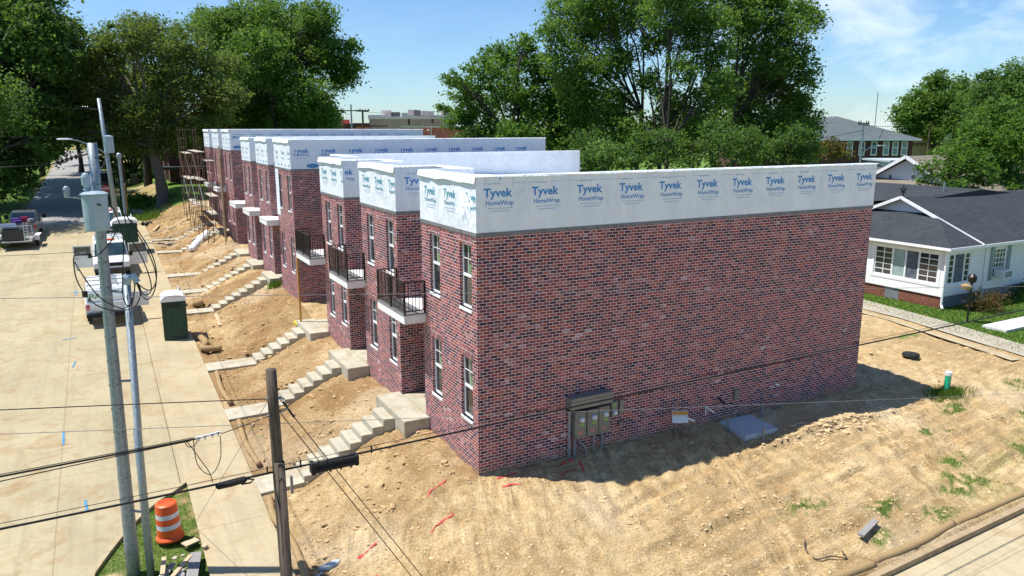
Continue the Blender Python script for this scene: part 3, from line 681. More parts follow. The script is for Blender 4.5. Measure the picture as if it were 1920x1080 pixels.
# ------------------------------------------------------------------ front steps
def steps(label,yg,zl,X0,wland,y0w,y1w):
    """landing from yg, flight running down to the sidewalk level"""
    zt=float(zs((y0w+y1w)/2))+.07; T=thing('front_steps',label,'steps',(X0,yg,zt),group='concrete entry steps on the dirt slope')
    a=MB(); a.box(X0,-.003,yg,yg+wland,zl-1.0,zl); a.box(-.003,1.34,yg+.36,yg+wland-.3,zl-.5,zl-.012); a.build('landing',M['stair_conc'],T,bev=.012)
    b=MB(); n=max(3,int(round((zl-.175-zt)/.178))); x=X0; z=zl-.178; tread=.345
    for i in range(n):
        b.box(x-tread,x-.002,y0w,y1w,z-.42,z); x-=tread; z-=.178
    b.build('flight',M['stair_conc'],T,bev=.01)
    c=MB(); k_=6
    for i in range(k_):
        xa=x-.002+( -4.78-x)*i/k_; xb=x-.002+(-4.78-x)*(i+1)/k_; za=lerp(max(z,zt-.02),zt,i/k_); zb_=lerp(max(z,zt-.02),zt,(i+1)/k_)
        c.add([(xb,y0w,zb_-.15),(xa,y0w,za-.15),(xa,y0w,za),(xb,y0w,zb_),(xb,y1w,zb_-.15),(xa,y1w,za-.15),(xa,y1w,za),(xb,y1w,zb_)],[(0,1,2,3),(5,4,7,6),(3,2,6,7)]+([(1,5,6,2)] if i==0 else []))
    c.build('entry_walk',M['stair_conc'],T)
nm=['nearest concrete steps and landing, reaching the sidewalk behind the wooden pole','second concrete steps from the front, landing under the second balcony','third steps, landing under the far balcony of the nearest block','fourth steps, first landing of the middle townhouse block','fifth steps, by the middle canopy of the middle block','sixth steps, at the far end of the middle block','seventh steps, below the scaffold at the farthest block','last concrete steps, at the scaffold\'s far end']
SP=[(3.3,.47,-.80,2.6,4.15,5.25),(9.0,.47,-.80,2.6,9.85,10.95),(14.4,.47,-.80,2.6,15.3,16.4),(23.9,1.13,-.55,2.4,24.7,25.7),(28.5,1.13,-.6,2.4,29.3,30.3),(33.1,1.13,-.62,2.4,34.0,35.0),(41.4,1.6,-.7,2.3,42.3,43.3),(46.7,1.6,-.7,2.3,47.6,48.6)]
for l,s in zip(nm,SP): steps(l,*s)
# ------------------------------------------------------------------ utilities on the side wall
T=thing('electric_meter_bank','gray electric meter bank with hood and three meters on the side wall','meter bank',(3.3,0,-.1))
m=MB(); m.box(2.60,3.97,-.30,-.006,1.40,1.72); m.build('hood',M['meter'],T,bev=.01)
m=MB(); m.box(2.64,3.95,-.10,-.006,1.30,1.385); m.build('wireway',M['black_metal'],T)
for x0,x1,zt in ((2.80,3.17,1.27),(3.20,3.57,1.27),(3.585,3.95,1.29)):
    m=MB(); m.box(x0,x1,-.20,-.006,.50,zt); e=m.build('meter_box',M['meter'],T,bev=.01)
    xc=(x0+x1)/2
    q=MB(); q.lathe((xc+.02,-.20,zt-.22),[(.075,0),(.075,-.05),(.062,-.085),(.03,-.10)],16,0,'Y'); q.build('meter_dial',M['reflect'],e,smooth=False)
    q=MB(); q.quad((xc-.02,-.204,zt-.42),(xc+.12,-.204,zt-.42),(xc+.12,-.204,zt-.35),(xc-.02,-.204,zt-.35),0); q.quad((xc-.09,-.204,.62),(xc+.07,-.204,.62),(xc+.07,-.204,.70),(xc-.09,-.204,.70),1); q.build('tag',[M['label_g'],M['label_r']],e)
for pts,r in (([(2.70,-.06,1.4),(2.70,-.06,-.15)],.035),([(2.88,-.06,.5),(2.88,-.06,-.15)],.032),([(3.02,-.08,.5),(3.03,-.08,.35),(3.22,-.09,.15),(3.25,-.09,.02),(3.24,-.09,-.14)],.03),([(3.5,-.08,.5),(3.5,-.08,-.12)],.024),([(3.78,-.08,.5),(3.78,-.08,.1),(3.75,-.08,-.12)],.028)):
    m=MB(); m.tube(pts,r,8); m.build('conduit',M['galv'],T)
T=thing('small_meter','small round meter with a lime tag beside the meter bank','meter',(4.2,0,.8))
m=MB(); m.box(4.05,4.27,-.13,-.006,.9,1.33); m.build('box',M['meter'],T,bev=.01)
m=MB(); m.lathe((4.16,-.13,1.02),[(.07,0),(.07,-.05),(.05,-.08)],14,0,'Y'); m.build('dial',M['reflect'],T)
m=MB(); m.quad((4.08,-.134,1.2),(4.2,-.134,1.2),(4.2,-.134,1.27),(4.08,-.134,1.27)); m.build('tag',M['label_g'],T)
m=MB(); m.box(4.34,4.50,-.12,-.006,.93,1.34); tag(m.build('junction_box',M['meter'],loc=(4.42,0,.93),bev=.01),'plain gray junction box right of the small meter','junction box')
m=MB(); m.box(4.36,4.48,-.09,-.006,.55,.68); tag(m.build('wall_outlet',M['meter'],loc=(4.42,0,.55),bev=.01),'little gray outlet low on the wall under the junction box','outlet')
m=MB(); m.box(8.74,8.95,-.09,-.006,.56,.88); tag(m.build('disconnect_box',M['meter'],loc=(8.84,0,.56),bev=.01),'small gray disconnect box on the wall above the equipment pad','disconnect box')
m=MB(); m.tube([(8.1,-.04,.75),(8.22,-.07,.62),(8.35,-.07,.5)],.03,7); tag(m.build('rubber_pipe_stub',M['rubber'],loc=(8.2,0,.6)),'black pipe stub sticking from the wall left of the disconnect box','pipe')
m=MB(); m.tube([(7.6,-.05,.55),(7.62,-.18,.5),(7.8,-.2,.38)],.022,7); m.tube([(7.6,-.05,.55),(7.55,-.12,.3)],.02,7); tag(m.build('vent_pipe',M['white'],loc=(7.6,0,.3)),'bent white plastic pipe on the wall above the pad','pipe')
m=MB(); m.tube([(10.5,-.05,.8),(10.6,-.12,.74)],.03,7); tag(m.build('wall_spigot',M['white'],loc=(10.5,0,.7)),'pale spigot on the wall right of the equipment pad','spigot')
m=MB(); m.prism([(8.0,-1.33),(9.28,-1.36),(9.38,-.12),(8.06,-.12)],-.36,.008); tag(m.build('equipment_pad',M['steelgray'],loc=(8.7,-.7,-.3),bev=.01),'square pale gray equipment pad on the ground by the wall','pad')
for x,y,lab in ((7.98,-.62,'wooden stake at the left side of the equipment pad'),(8.55,-1.5,'wooden stake at the front corner of the equipment pad'),(9.7,-.3,'wooden stake at the right side of the equipment pad')):
    z=H(x,y); m=MB(); m.box(x-.035,x+.035,y-.02,y+.02,z-.1,z+.42); tag(m.build('wooden_stake',M['graylumber'],loc=(x,y,z)),lab,'stake',group='stakes round the pad')
z=H(6.3,-.4)
T=thing('yard_sign','small orange and white yard sign leaning near the wall on wire legs','sign',(6.3,-.4,z))
m=MB(); m.obox((6.25,-.45,z+.62),(.46,.012,.36),rz=-.45,rx=-.45,m=0); pn=m.build('panel',M['reflect'],T)
m=MB(); m.obox((6.25,-.457,z+.735),(.46,.012,.10),rz=-.45,rx=-.45); m.obox((6.25,-.462,z+.505),(.462,.012,.09),rz=-.45,rx=-.45); m.build('colour_band',M['ochre'],pn)
m=MB(); m.tube([(6.1,-.4,z+.45),(6.08,-.4,z-.05)],.008,5); m.tube([(6.36,-.5,z+.45),(6.28,-.5,z-.05)],.008,5); m.build('leg',M['black_metal'],T)
m=MB(); m.tube([(6.55,-.3,z+.5),(6.85,-.4,z+.36)],.035,8); tag(m.build('white_pipe_stub',M['white'],loc=(6.7,-.35,z+.4)),'short white pipe stub sticking out beside the yard sign','pipe')
# green cleanout pipe
zg=H(17.0,-1.65); T=thing('cleanout_pipe','upright green drain pipe with a white cap in a tuft of grass','pipe',(17.0,-1.65,zg))
m=MB(); m.tube([(17.0,-1.65,zg-.1),(17.03,-1.65,zg+.72)],.10,16); m.build('shaft',M['pipegreen'],T,smooth=False)
m=MB(); m.lathe((17.035,-1.65,zg+.68),[(.115,0),(.115,.11),(.1,.13)],16); m.build('cap',M['white'],T)
# yellow sack at the gap and lumber post
m=MB(); random.seed(4)
for i in range(5): m.lathe((-.75+.12*(i%3),17.25-.12*i,H(-.7,17.2)+.02),[(.03,0),(.11,.03),(.12,.08),(.05,.14)],8)
tag(m.build('yellow_sack',M['yellow'],loc=(-.4,18,H(-.4,18)),smooth=True),'crumpled yellow plastic sack on the soil by the far landing','sack')
z=H(-.66,16.95); m=MB(); m.box(-.70,-.63,16.6,16.69,z,3.33); tag(m.build('prop_post',M['ochre'],loc=(-.66,16.65,z)),'tall yellow timber post propping the far railed balcony','post')
# ------------------------------------------------------------------ street furniture
z=H(-7.2,2.95)+.0; z=float(zs(2.95))+.07
T=thing('traffic_barrel','orange and white striped traffic barrel standing on the grass island','traffic barrel',(-7.2,2.95,z))
M4=Matrix.Translation((-7.2,2.95,z))@Matrix.Rotation(rad(-2),4,'Y')@Matrix.Scale(1.22,4,(1,0,0))@Matrix.Scale(1.22,4,(0,1,0))
def latm(mb,prof,n=28,m=0): 
    s=len(mb.v); mb.lathe((0,0,0),prof,n,m); mb.v[s:]=[tuple(M4@Vector(p)) for p in mb.v[s:]]
m=MB(); latm(m,[(.235,.04),(.232,.30),(.226,.30),(.222,.44),(.228,.44),(.222,.58),(.216,.58),(.212,.72),(.218,.72),(.205,.93),(.17,.955),(.03,.96)]); m.build('body',M['orange'],T)
m=MB(); latm(m,[(.231,.31),(.227,.43)]); latm(m,[(.221,.59),(.217,.71)]); m.build('reflective_band',M['reflect'],T)
m=MB(); latm(m,[(.275,0),(.275,.045),(.25,.08),(.235,.1)]); m.build('base',M['rubber'] if 0 else M['orange'],T)
m=MB(); m.tube([tuple(M4@Vector(p)) for p in ((-.13,.02,.95),(-.12,.02,1.0),(.12,.02,1.0),(.13,.02,.95))],.014,6); m.build('handle',M['orange'],T)
# portable toilets
def toilet(x,y,z,w,d,h,rz,label,sc=1):
    T=thing('portable_toilet',label,'portable toilet',(x,y,z),rz,group='portable toilets')
    b=MB(); b.box(-w/2,w/2,-d/2,d/2,.12,h); 
    for i in range(3): xx=-w/2+.08+i*(w-.16)/3; b.box(xx+.03,xx+(w-.16)/3-.03,-d/2-.015,-d/2,.25,h-.12)
    for i in range(3): yy=-d/2+.08+i*(d-.16)/3; b.box(-w/2-.015,-w/2,yy+.03,yy+(d-.16)/3-.03,.25,h-.12)
    me=b.mesh('body',(0,0,0),.01); me.materials.append(M['darkgreen']); link('body',me,T)
    s=MB(); s.box(-w/2-.03,w/2+.03,-d/2-.03,d/2+.03,0,.12); me=s.mesh('skid',(0,0,0)); me.materials.append(M['darkgreen']); link('skid',me,T)
    for (a,c) in ((-w/2,-d/2),(w/2,-d/2),(-w/2,d/2),(w/2,d/2)):
        s=MB(); s.box(a-.035,a+.035,c-.035,c+.035,.12,h); me=s.mesh('corner_post',(0,0,0)); me.materials.append(M['darkgreen']); link('corner_post',me,T)
    r=MB(); secs=[]
    for t in np.linspace(0,1,9):
        yy=-d/2-.06+t*(d+.12); secs.append([(xx*(w/2+.06),yy,h+.02+.26*max(0,(1-abs(xx)**2.6))**.6*(.82+.18*math.sin(PI*t))) for xx in np.linspace(-1,1,11)]+[((w/2+.06),yy,h-.06),(-(w/2+.06),yy,h-.06)])
    r.loft(secs); me=r.mesh('roof',(0,0,0),0,False); me.materials.append(M['reflect'] if 0 else M['white']); link('roof',me,T)
    s=MB(); s.box(-w/2-.02,-w/2,-d/2+.1,d/2-.1,.2,h-.1); me=s.mesh('door',(0,0,0)); me.materials.append(M['darkgreen']); dd=link('door',me,T)
    for zz_ in (h-.32,): v_=MB(); [v_.box(-w*.36,w*.36,-d/2-.022,-d/2-.016,zz_+.05*i_,zz_+.02+.05*i_) for i_ in range(4)]; me=v_.mesh('vent',(0,0,0)); me.materials.append(M['rubber']); link('vent',me,T)
    v_=MB(); v_.tube([(w*.3,d*.35,h),(w*.3,d*.35,h+.42)],.05,8); me=v_.mesh('vent_pipe',(0,0,0)); me.materials.append(M['white']); link('vent_pipe',me,T)
    s=MB(); s.box(-w/2-.05,-w/2-.02,-d/2+.18,-d/2+.24,1.0,1.12); me=s.mesh('latch',(0,0,0)); me.materials.append(M['reflect']); link('latch',me,dd)
toilet(-5.45,20.95,float(zs(20.9))+.07,.95,1.2,1.82,rad(-3),'dark green portable toilet with white roof on the sidewalk')
toilet(-6.6,43.9,float(zs(43.9))+.04,1.5,1.7,2.2,rad(-2),'bigger green portable toilet behind the parked service vans')
# steel pole with transformer
SX,SY=-8.09,1.85; z0=float(zs(SY))-.3
T=thing('steel_utility_pole','thick galvanized steel utility pole with a can transformer in the grass island','utility pole',(SX,SY,z0),group='street utility poles')
tx,ty=-7.965,SY
m=MB(); n=10; m.tube([(lerp(SX,tx,t),SY,lerp(z0,8.5,t)) for t in np.linspace(0,1,n)],[lerp(.152,.095,t) for t in np.linspace(0,1,n)],22); m.build('shaft',M['galv'],T,smooth=True)
m=MB(); 
for zq in np.arange(.5,8.4,.55):
    for a in (200,290,330): m.lathe((lerp(SX,tx,(zq-z0)/(8.5-z0))+math.cos(rad(a))*lerp(.152,.095,(zq-z0)/(8.5-z0)),SY+math.sin(rad(a))*lerp(.152,.095,(zq-z0)/(8.5-z0)),zq),[(.012,-.012),(.016,0),(.012,.012)],6)
m.build('bolt_hole',M['black_metal'],T)
m=MB(); cx,cy=-8.03,SY-.40; m.lathe((cx,cy,6.72),[(.23,0),(.24,.03),(.24,.72),(.235,.74)],26); can=m.build('transformer',M['galv_blue'],T,smooth=False)
m=MB(); m.lathe((cx,cy,7.46),[(.262,0),(.262,.025),(.2,.055),(.07,.075),(.06,.08)],26); m.build('lid',M['galv_blue'],can)
m=MB(); m.lathe((cx-.12,cy+.1,7.52),[(.05,0),(.07,.04),(.05,.08),(.07,.12),(.085,.14),(.085,.30),(.06,.36),(.03,.38)],14); m.build('bushing',M['galv_blue'],can)
m=MB(); m.tube([(cx+.2,cy,7.2),(cx+.27,cy-.06,7.22),(cx+.33,cy-.02,7.15)],.02,6); m.tube([(cx+.05,cy-.24,7.28),(cx+.1,cy-.3,7.26)],.02,6); m.build('terminal',M['cable'],can)
m=MB(); m.bar((SX+.05,SY-.1,7.3),(cx,cy+.15,7.3),.1,.06); m.bar((SX+.05,SY-.1,6.9),(cx,cy+.15,6.9),.1,.06); m.build('bracket',M['galv'],T)
# cutout and insulators at the top, side arm pieces
m=MB(); m.tube([(-8.02,SY,8.28),(-8.35,SY,8.22),(-8.75,SY,8.08)],.02,6)
for i in range(6): m.lathe((-8.2-.085*i,SY,8.245-.025*i),[(.02,-.03),(.055,-.01),(.055,.01),(.02,.03)],10,0,'X')
m.build('dead_end_insulator',M['black_metal'],T)
m=MB(); m.lathe((-8.52,SY-.2,7.40),[(.03,0),(.055,.01),(.055,.16),(.07,.17),(.05,.22),(.02,.24)],10); m.tube([(-8.52,SY-.2,7.42),(-8.3,SY-.15,7.38),(-8.05,SY,7.36)],.018,6); m.build('cutout_arrester',M['galv'],T)
for q1,q2 in (((-7.96,SY,5.35),(-7.72,1.6,5.35)),((-8.0,SY,3.3),(-7.74,1.6,3.35)),((-8.05,SY,.2),(-7.76,1.6,.2))):
    m=MB(); m.tube([q1,q2],.03,6); m.build('standoff_bracket',M['galv'],T)
# conduit riser
T=thing('conduit_riser','gray conduit riser with hooded top strapped beside the steel pole','conduit',(-7.74,1.58,z0))
m=MB(); m.tube([(-7.74,1.58,z0),(-7.70,1.58,2.2),(-7.68,1.58,2.21),(-7.60,1.58,5.55)],[.088,.088,.078,.078],14); m.build('pipe',M['galv'],T,smooth=True)
m=MB(); m.lathe((-7.60,1.58,5.5),[(.075,0),(.09,.05),(.09,.16),(.06,.22),(.02,.24)],14); m.tube([(-7.58,1.56,5.62),(-7.45,1.5,5.68),(-7.40,1.48,5.55)],[.08,.08,.075],12); m.build('weatherhead',M['galv_blue'],T)
LOOPS=[[(-7.49,1.5,7.04),(-7.24,1.5,6.46),(-7.07,1.5,5.98),(-7.02,1.5,5.62),(-7.08,1.5,5.33),(-7.2,1.5,5.16),(-7.32,1.5,5.22),(-7.42,1.5,5.55)],
[(-7.52,1.46,7.07),(-7.46,1.46,6.59),(-7.27,1.46,6.11),(-7.15,1.46,5.63),(-7.15,1.46,5.34),(-7.29,1.46,5.27),(-7.42,1.46,5.54)],
[(-7.7,1.5,7.15),(-7.58,1.5,6.59),(-7.64,1.5,5.91),(-7.7,1.4,5.34),(-7.64,1.4,5.07),(-7.54,1.45,5.11),(-7.46,1.5,5.43),(-7.45,1.5,5.6)],
[(-7.65,1.35,6.77),(-7.85,1.35,6.44),(-8.12,1.35,6.2),(-8.31,1.35,6.25),(-8.45,1.35,6.27),(-8.53,1.35,6.16),(-8.52,1.35,5.76),(-8.39,1.35,5.41),(-8.17,1.35,5.13),(-7.78,1.35,4.99),(-7.47,1.4,5.07),(-7.35,1.45,5.36),(-7.42,1.48,5.6)],
[(-8.52,1.4,6.1),(-8.32,1.4,5.63),(-8.11,1.4,5.28),(-7.78,1.4,5.04),(-7.62,1.4,5.07),(-7.5,1.45,5.26),(-7.44,1.48,5.54)],
[(-7.45,1.48,5.67),(-7.36,1.5,5.48),(-7.18,1.5,5.35),(-7.04,1.5,5.5),(-7.01,1.5,5.86),(-7.12,1.5,6.3),(-7.4,1.5,6.9)]]
LL=['slack black lead hanging furthest right of the transformer','second black lead looping right of the steel pole','black lead dropping straight down in front of the conduit','wide black loop sweeping left round the steel pole','inner black lead crossing in front of the steel pole','short black lead curling up from the conduit hood']
def smooth_pts(p,k=6):
    p=[Vector(q) for q in p]; out=[]
    for i in range(len(p)-1):
        a=p[max(i-1,0)];b=p[i];c=p[i+1];d=p[min(i+2,len(p)-1)]
        for j in range(k):
            t=j/k; out.append(.5*((2*b)+(-a+c)*t+(2*a-5*b+4*c-d)*t*t+(-a+3*b-3*c+d)*t**3))
    out.append(p[-1]); return out
for L,lab in zip(LOOPS,LL):
    m=MB(); m.tube(smooth_pts(L),.0125,7); tag(m.build('service_cable',M['cable'],loc=L[0],smooth=True),lab,'cable',group='slack service leads on the steel pole')
m=MB(); m.obox((-8.4,1.33,5.42),(.09,.08,.12),rz=.3); tag(m.build('cable_clamp',M['black_metal'],loc=(-8.4,1.33,5.4)),'black clamp on the wide loop of cable left of the pole','clamp')
m=MB(); m.obox((-8.47,1.35,5.98),(.035,.04,.12)); m.obox((-8.35,1.35,6.28),(.12,.03,.035)); tag(m.build('wire_tap',M['galv'],loc=(-8.47,1.35,6)),'small metal wire tap at the top of the wide cable loop','clamp')
# overhead lines
def sag(a,b,s,n=26): 
    a=Vector(a);b=Vector(b); return [a.lerp(b,i/n)-Vector((0,0,s*4*(i/n)*(1-i/n))) for i in range(n+1)]
def cable(a,b,s,r,lab,mat='cable',grp='overhead lines crossing the picture'):
    m=MB(); m.tube(sag(a,b,s),r,6); return tag(m.build('overhead_cable',M[mat],loc=a,smooth=True),lab,'cable',group=grp)
cable((-14.028,-6.3,4.196),(-6.089,-6.3,4.12),.05,.016,'thick black line from the left edge to the wooden pole at mid height')
cable((-6.089,-6.3,4.12),(20.753,-6.3,4.445),-.02,.016,'thick black line crossing the brick side wall from the wooden pole')
cable((-14.028,-6.3,4.256),(-6.089,-6.3,4.196),.05,.0048,'thin messenger strand just above the thick line left of the wooden pole')
cable((-6.089,-6.3,4.196),(20.753,-6.3,4.498),-.02,.0048,'thin messenger strand above the thick line right of the wooden pole')
cable((-14.028,-6.3,7.356),(20.753,-6.3,4.181),.02,.0044,'pale thin wire crossing high over the upper windows','cable_gray')
cable((-14.028,-6.3,5.995),(20.753,-6.3,0.892),.02,.0044,'pale thin wire slanting over the street and meter bank','cable_gray')
cable((-14.028,-6.3,6.147),(-6.164,-6.3,5.186),-.02,.007,'dark wire reaching the wooden pole just below its top')
cable((-9.28,-6.3,4.786),(-7.102,-6.3,4.801),.03,.016,'thick twisted service line ending at the pale connectors') if 0 else cable((-14.028,-6.3,4.725),(-7.117,-6.3,4.801),.02,.013,'thick twisted service line ending at the pale connectors')
cable((-14.028,-6.3,4.786),(-7.147,-6.3,4.823),.03,.006,'thin wire running with the twisted service line')
cable((-14.028,-6.3,4.37),(-7.185,-6.3,4.786),-.05,.007,'lower thin wire rising to the pale connectors')
cable((-6.807,-6.3,4.808),(-6.134,-6.3,4.952),0,.007,'short strand from the pale connectors to the wooden pole')
m=MB()
for i,xx in enumerate((-7.087,-7.01,-6.92,-6.845)): m.obox((xx,-6.3,4.809+.008*i),(.053,.024,.028)); m.obox((xx,-6.3,4.786+.008*i),(.016,.024,.05))
m.bar((-7.132,-6.3,4.801),(-6.807,-6.3,4.831),.018); tag(m.build('line_connector',M['reflect'],loc=(-6.958,-6.3,4.786)),'pale wire connectors where the twisted service line ends','connector')
for L,lab in (([(-7.155,-6.3,4.793),(-7.132,-6.3,4.445),(-6.981,-6.3,4.264),(-6.845,-6.3,4.46),(-6.822,-6.3,4.786)],'drooping thin loop below the pale connectors'),([(-7.238,-6.3,4.786),(-7.193,-6.3,4.71),(-7.11,-6.3,4.536),(-6.996,-6.3,4.302),(-6.966,-6.3,4.15)],'thin drop from the service line to the cable closure'),([(-7.261,-6.3,4.786),(-7.223,-6.3,4.71),(-7.147,-6.3,4.71),(-7.102,-6.3,4.786)],'tiny curl of wire under the service line')):
    m=MB(); m.tube(smooth_pts(L),.006,5); tag(m.build('drop_wire',M['cable'],loc=L[0]),lab,'cable')
def closure(x0,x1,z,r,label,big):
    T=thing('splice_closure',label,'cable closure',((x0+x1)/2,-6.3,z))
    m=MB()
    if big:
        m.obox(((x0+x1)/2,-6.3,z),(x1-x0,.135,.135)); m.obox(((x0+x1)/2,-6.37,z),(x1-x0-.10,.03,.023)); m.obox((x0+.025,-6.3,z),(.06,.165,.175)); m.obox((x1-.025,-6.3,z),(.06,.15,.16))
        m.build('case',M['rubber'],T,bev=.015)
        m=MB()
        for i in range(4): m.obox((x0+.11+i*(x1-x0-.22)/3,-6.35,z-.075),(.023,.038,.023))
        m.build('latch',M['black_metal'],T)
    else:
        m.tube([(x0,-6.3,z),(x0+.03,-6.3,z),((x0+x1)/2,-6.3,z+.008),(x1-.03,-6.3,z+.022),(x1,-6.3,z+.022)],[.015,r,r*1.1,r,.022],12); m.build('case',M['rubber'],T)
        m=MB(); m.tube([(x1,-6.3,z+.022),(x1+.09,-6.3,z-.008),(x1+.04,-6.3,z-.045),(x1-.08,-6.3,z-.04)],.012,6); m.build('tail',M['cable'],T)
closure(-5.66,-4.98,4.062,.055,'large black splice closure on the line right of the wooden pole',True)
closure(-6.936,-6.527,4.076,.046,'small black splice sleeve on the line left of the wooden pole',False)
for xx,l in ((-6.255,'black strap on the line left of the wooden pole'),(-5.80,'black strap on the line between the pole and large closure'),(-4.765,'black strap on the line right of the large closure')):
    m=MB(); m.box(xx-.009,xx+.009,-6.315,-6.285,4.106,4.22); tag(m.build('cable_strap',M['rubber'],loc=(xx,-6.3,4.1)),l,'strap')
# wooden pole
zw=-2.1
T=thing('wooden_utility_pole','weathered dark wooden pole standing in front of the steps','utility pole',(-6.09,-6.3,zw))
m=MB(); n=14; m.tube([(-6.07-.045*t,-6.29,lerp(zw,5.595,t)) for t in np.linspace(0,1,n)],[lerp(.095,.072,t) for t in np.linspace(0,1,n)],18); m.build('shaft',M['polewood'],T,smooth=True)
m=MB(); m.tube([(-6.08,-6.35,zw),(-6.095,-6.35,4.27)],.072,16); m.build('stub',M['polewood'],T,smooth=True)
m=MB(); m.tube([(-6.21,-6.3,5.201),(-6.013,-6.3,5.179),(-5.965,-6.315,5.15)],.014,6); m.tube([(-6.21,-6.3,4.952),(-5.998,-6.3,4.975),(-5.92,-6.315,5.01)],.011,6); m.lathe((-6.03,-6.34,5.19),[(.015,-.02),(.03,0),(.015,.02)],8); m.build('hook',M['galv'],T)
G=lambda x,y:H(x,y)
for a,b,l,r in (((-6.18,-6.3,5.164),(-6.62,3.25,-1.25),'guy strand slanting down left from the wooden pole across the sidewalk',.0055),((-6.028,-6.3,5.164),(-2.02,-6.34,-1.45),'upper guy strand slanting down right from the wooden pole',.007),((-6.028,-6.3,4.959),(-2.18,-6.34,-1.45),'lower guy strand slanting down right from the wooden pole',.007)):
    m=MB(); m.tube([a,b],r,6); tag(m.build('guy_wire',M['cable_gray'] if r<.006 else M['cable'],loc=a),l,'guy wire',group='guy strands of the wooden pole')
m=MB(); m.tube([(-5.983,-6.3,5.111),(-5.847,-6.3,4.862)],.015,8); tag(m.build('guy_grip',M['cable'],loc=(-5.938,-6.3,5.012)),'thick black grip at the top of the upper guy strand','guy wire grip')
z=H(-3.95,3.9); m=MB(); m.box(-4.02,-3.95,3.78,3.86,z-.1,z+.5); tag(m.build('short_stake',M['graylumber'],loc=(-4,3.8,z)),'short wooden stake at the foot of the nearest steps','stake')
# lines on the left
cable((-40,20,12.2),(-6.9,48,10.2),.4,.012,'highest wire on the left reaching the far steel pole',grp='lines over the street')
cable((-40,30,10.2),(-6.9,48,8.2),.4,.012,'middle wire on the left in front of the big trees',grp='lines over the street')
cable((-30,1.85,8.4),(-8.78,1.85,8.08),.35,.009,'wire from the left to the steel pole insulator',grp='lines over the street')
cable((-30,-3,8.0),(-8.45,1.4,6.3),.2,.005,'thin wire dropping from the left to the cable loop',grp='lines over the street')
cable((-8.0,1.85,7.9),(-6.95,48,9.3),.9,.01,'wire running up the street between the two steel poles',grp='lines over the street')
# second steel pole with lamp
z=float(zs(48))+.1
T=thing('steel_utility_pole','slim steel pole with street lamp arm farther up the street','utility pole',(-6.95,48,z),group='street utility poles')
m=MB(); m.tube([(-6.95,48,z-.2),(-7.35,48,11.0)],[.19,.12],14); m.build('shaft',M['galv'],T,smooth=True)
m=MB(); m.lathe((-7.02,47.6,7.1),[(.33,0),(.34,.05),(.34,1.15),(.36,1.2),(.1,1.28)],18); m.build('transformer',M['galv_blue'],T)
m=MB(); m.tube([(-7.2,48,7.0),(-8.0,48,7.6),(-9.0,48,8.0),(-9.5,48,8.1)],.035,8); am=m.build('lamp_arm',M['galv'],T)
m=MB(); m.loft([[(x,48+yy*w,8.1+zz_*h) for yy,zz_ in ((-1,0),(-.6,.9),(.6,.9),(1,0),(.6,-.5),(-.6,-.5))] for x,w,h in ((-9.3,.06,.05),(-9.6,.15,.09),(-10.1,.17,.09),(-10.3,.07,.04))]); m.build('lamp_head',M['reflect'],am)
m=MB(); m.tube([(-7.3,48,10.2),(-8.0,48,10.25),(-8.4,48,10.4)],.04,6)
for i in range(3): m.lathe((-8.1-.15*i,48,10.35),[(.04,0),(.1,.04),(.04,.1)],8)
m.build('line_arm',M['black_metal'],T)
z=float(zs(50)); m=MB(); m.tube([(-6.35,49,z),(-6.4,49,z+6.3)],[.11,.11],12); m.lathe((-6.4,49,z+6.2),[(.15,0),(.2,.15),(.18,.35),(.08,.45)],12)
tag(m.build('conduit_riser',M['galv'],loc=(-6.35,49,z)),'far gray conduit riser with a hood beside the slim steel pole','conduit')
for x,y,h,l in ((-5.9,76,12,'far wooden pole under the trees left of the knobby oak'),(-5.3,83,13,'second far wooden pole behind the ochre post')):
    z=float(base_h(x,y)); m=MB(); m.tube([(x,y,z),(x-.2,y,z+h)],[.17,.12],10); tag(m.build('wooden_utility_pole',M['polewood'],loc=(x,y,z)),l,'utility pole')
z=float(base_h(-5.7,67)); T=thing('marker_post','ochre marker post with white top where the sidewalk ends','post',(-5.7,67,z)); m=MB(); m.tube([(-5.7,67,z),(-5.8,67,z+2.6)],.11,10); m.build('shaft',M['ochre'],T); m=MB(); m.tube([(-5.8,67,z+2.6),(-5.8,67,z+2.72)],.12,10); m.build('cap',M['white'],T)
# stop sign across the street
z=float(zs(66)); T=thing('stop_sign','red octagonal sign at the cross street beside the steel pole','sign',(-7.4,66,z)); m=MB(); m.tube([(-7.4,66,z),(-7.4,66,z+2.3)],.035,8); m.build('post',M['galv'],T)
m=MB(); m.lathe((-7.4,65.92,z+2.35),[(.38,0),(.38,-.02)],8,0,'Y'); pl_=m.build('plate',M['red'],T)
m=MB(); TX['stop']=textmesh('STOP',.02); put_text(m,'stop',(-7.67,65.895,z+2.24),(1,0,0),(0,0,1),.54,.24); m.build('lettering',M['white'],pl_)
# scraps at the grass island
random.seed(9)
def board(a,b,w,t,mat,lab,cat='board',grp=None,name='loose_board'):
    m=MB(); m.bar(a,b,w,t); tag(m.build(name,M[mat],loc=a),lab,cat,group=grp)
zi=float(zs(1.5))+.12
GI='scrap lumber in the grass island'
board((-7.42,1.95,zi+.03),(-7.52,.75,zi+.28),.10,.04,'lumber','pale board lying steeply beside the traffic barrel\'s foot',grp=GI)
board((-6.85,1.75,zi+.03),(-7.35,.75,zi+.14),.10,.04,'lumber','pale board angled in the scrap pile, right of the steep one',grp=GI)
board((-6.72,1.85,zi+.02),(-6.95,.6,zi+.06),.26,.03,'graylumber','wide gray board lying at the right of the scrap pile',grp=GI)
board((-7.25,1.6,zi+.02),(-7.5,1.0,zi+.05),.12,.03,'graylumber','dark short board under the scrap pile',grp=GI)
board((-6.95,2.35,zi+.02),(-6.62,2.5,zi+.02),.24,.03,'lumber','small pale plywood square in the grass below the barrel',grp=GI)
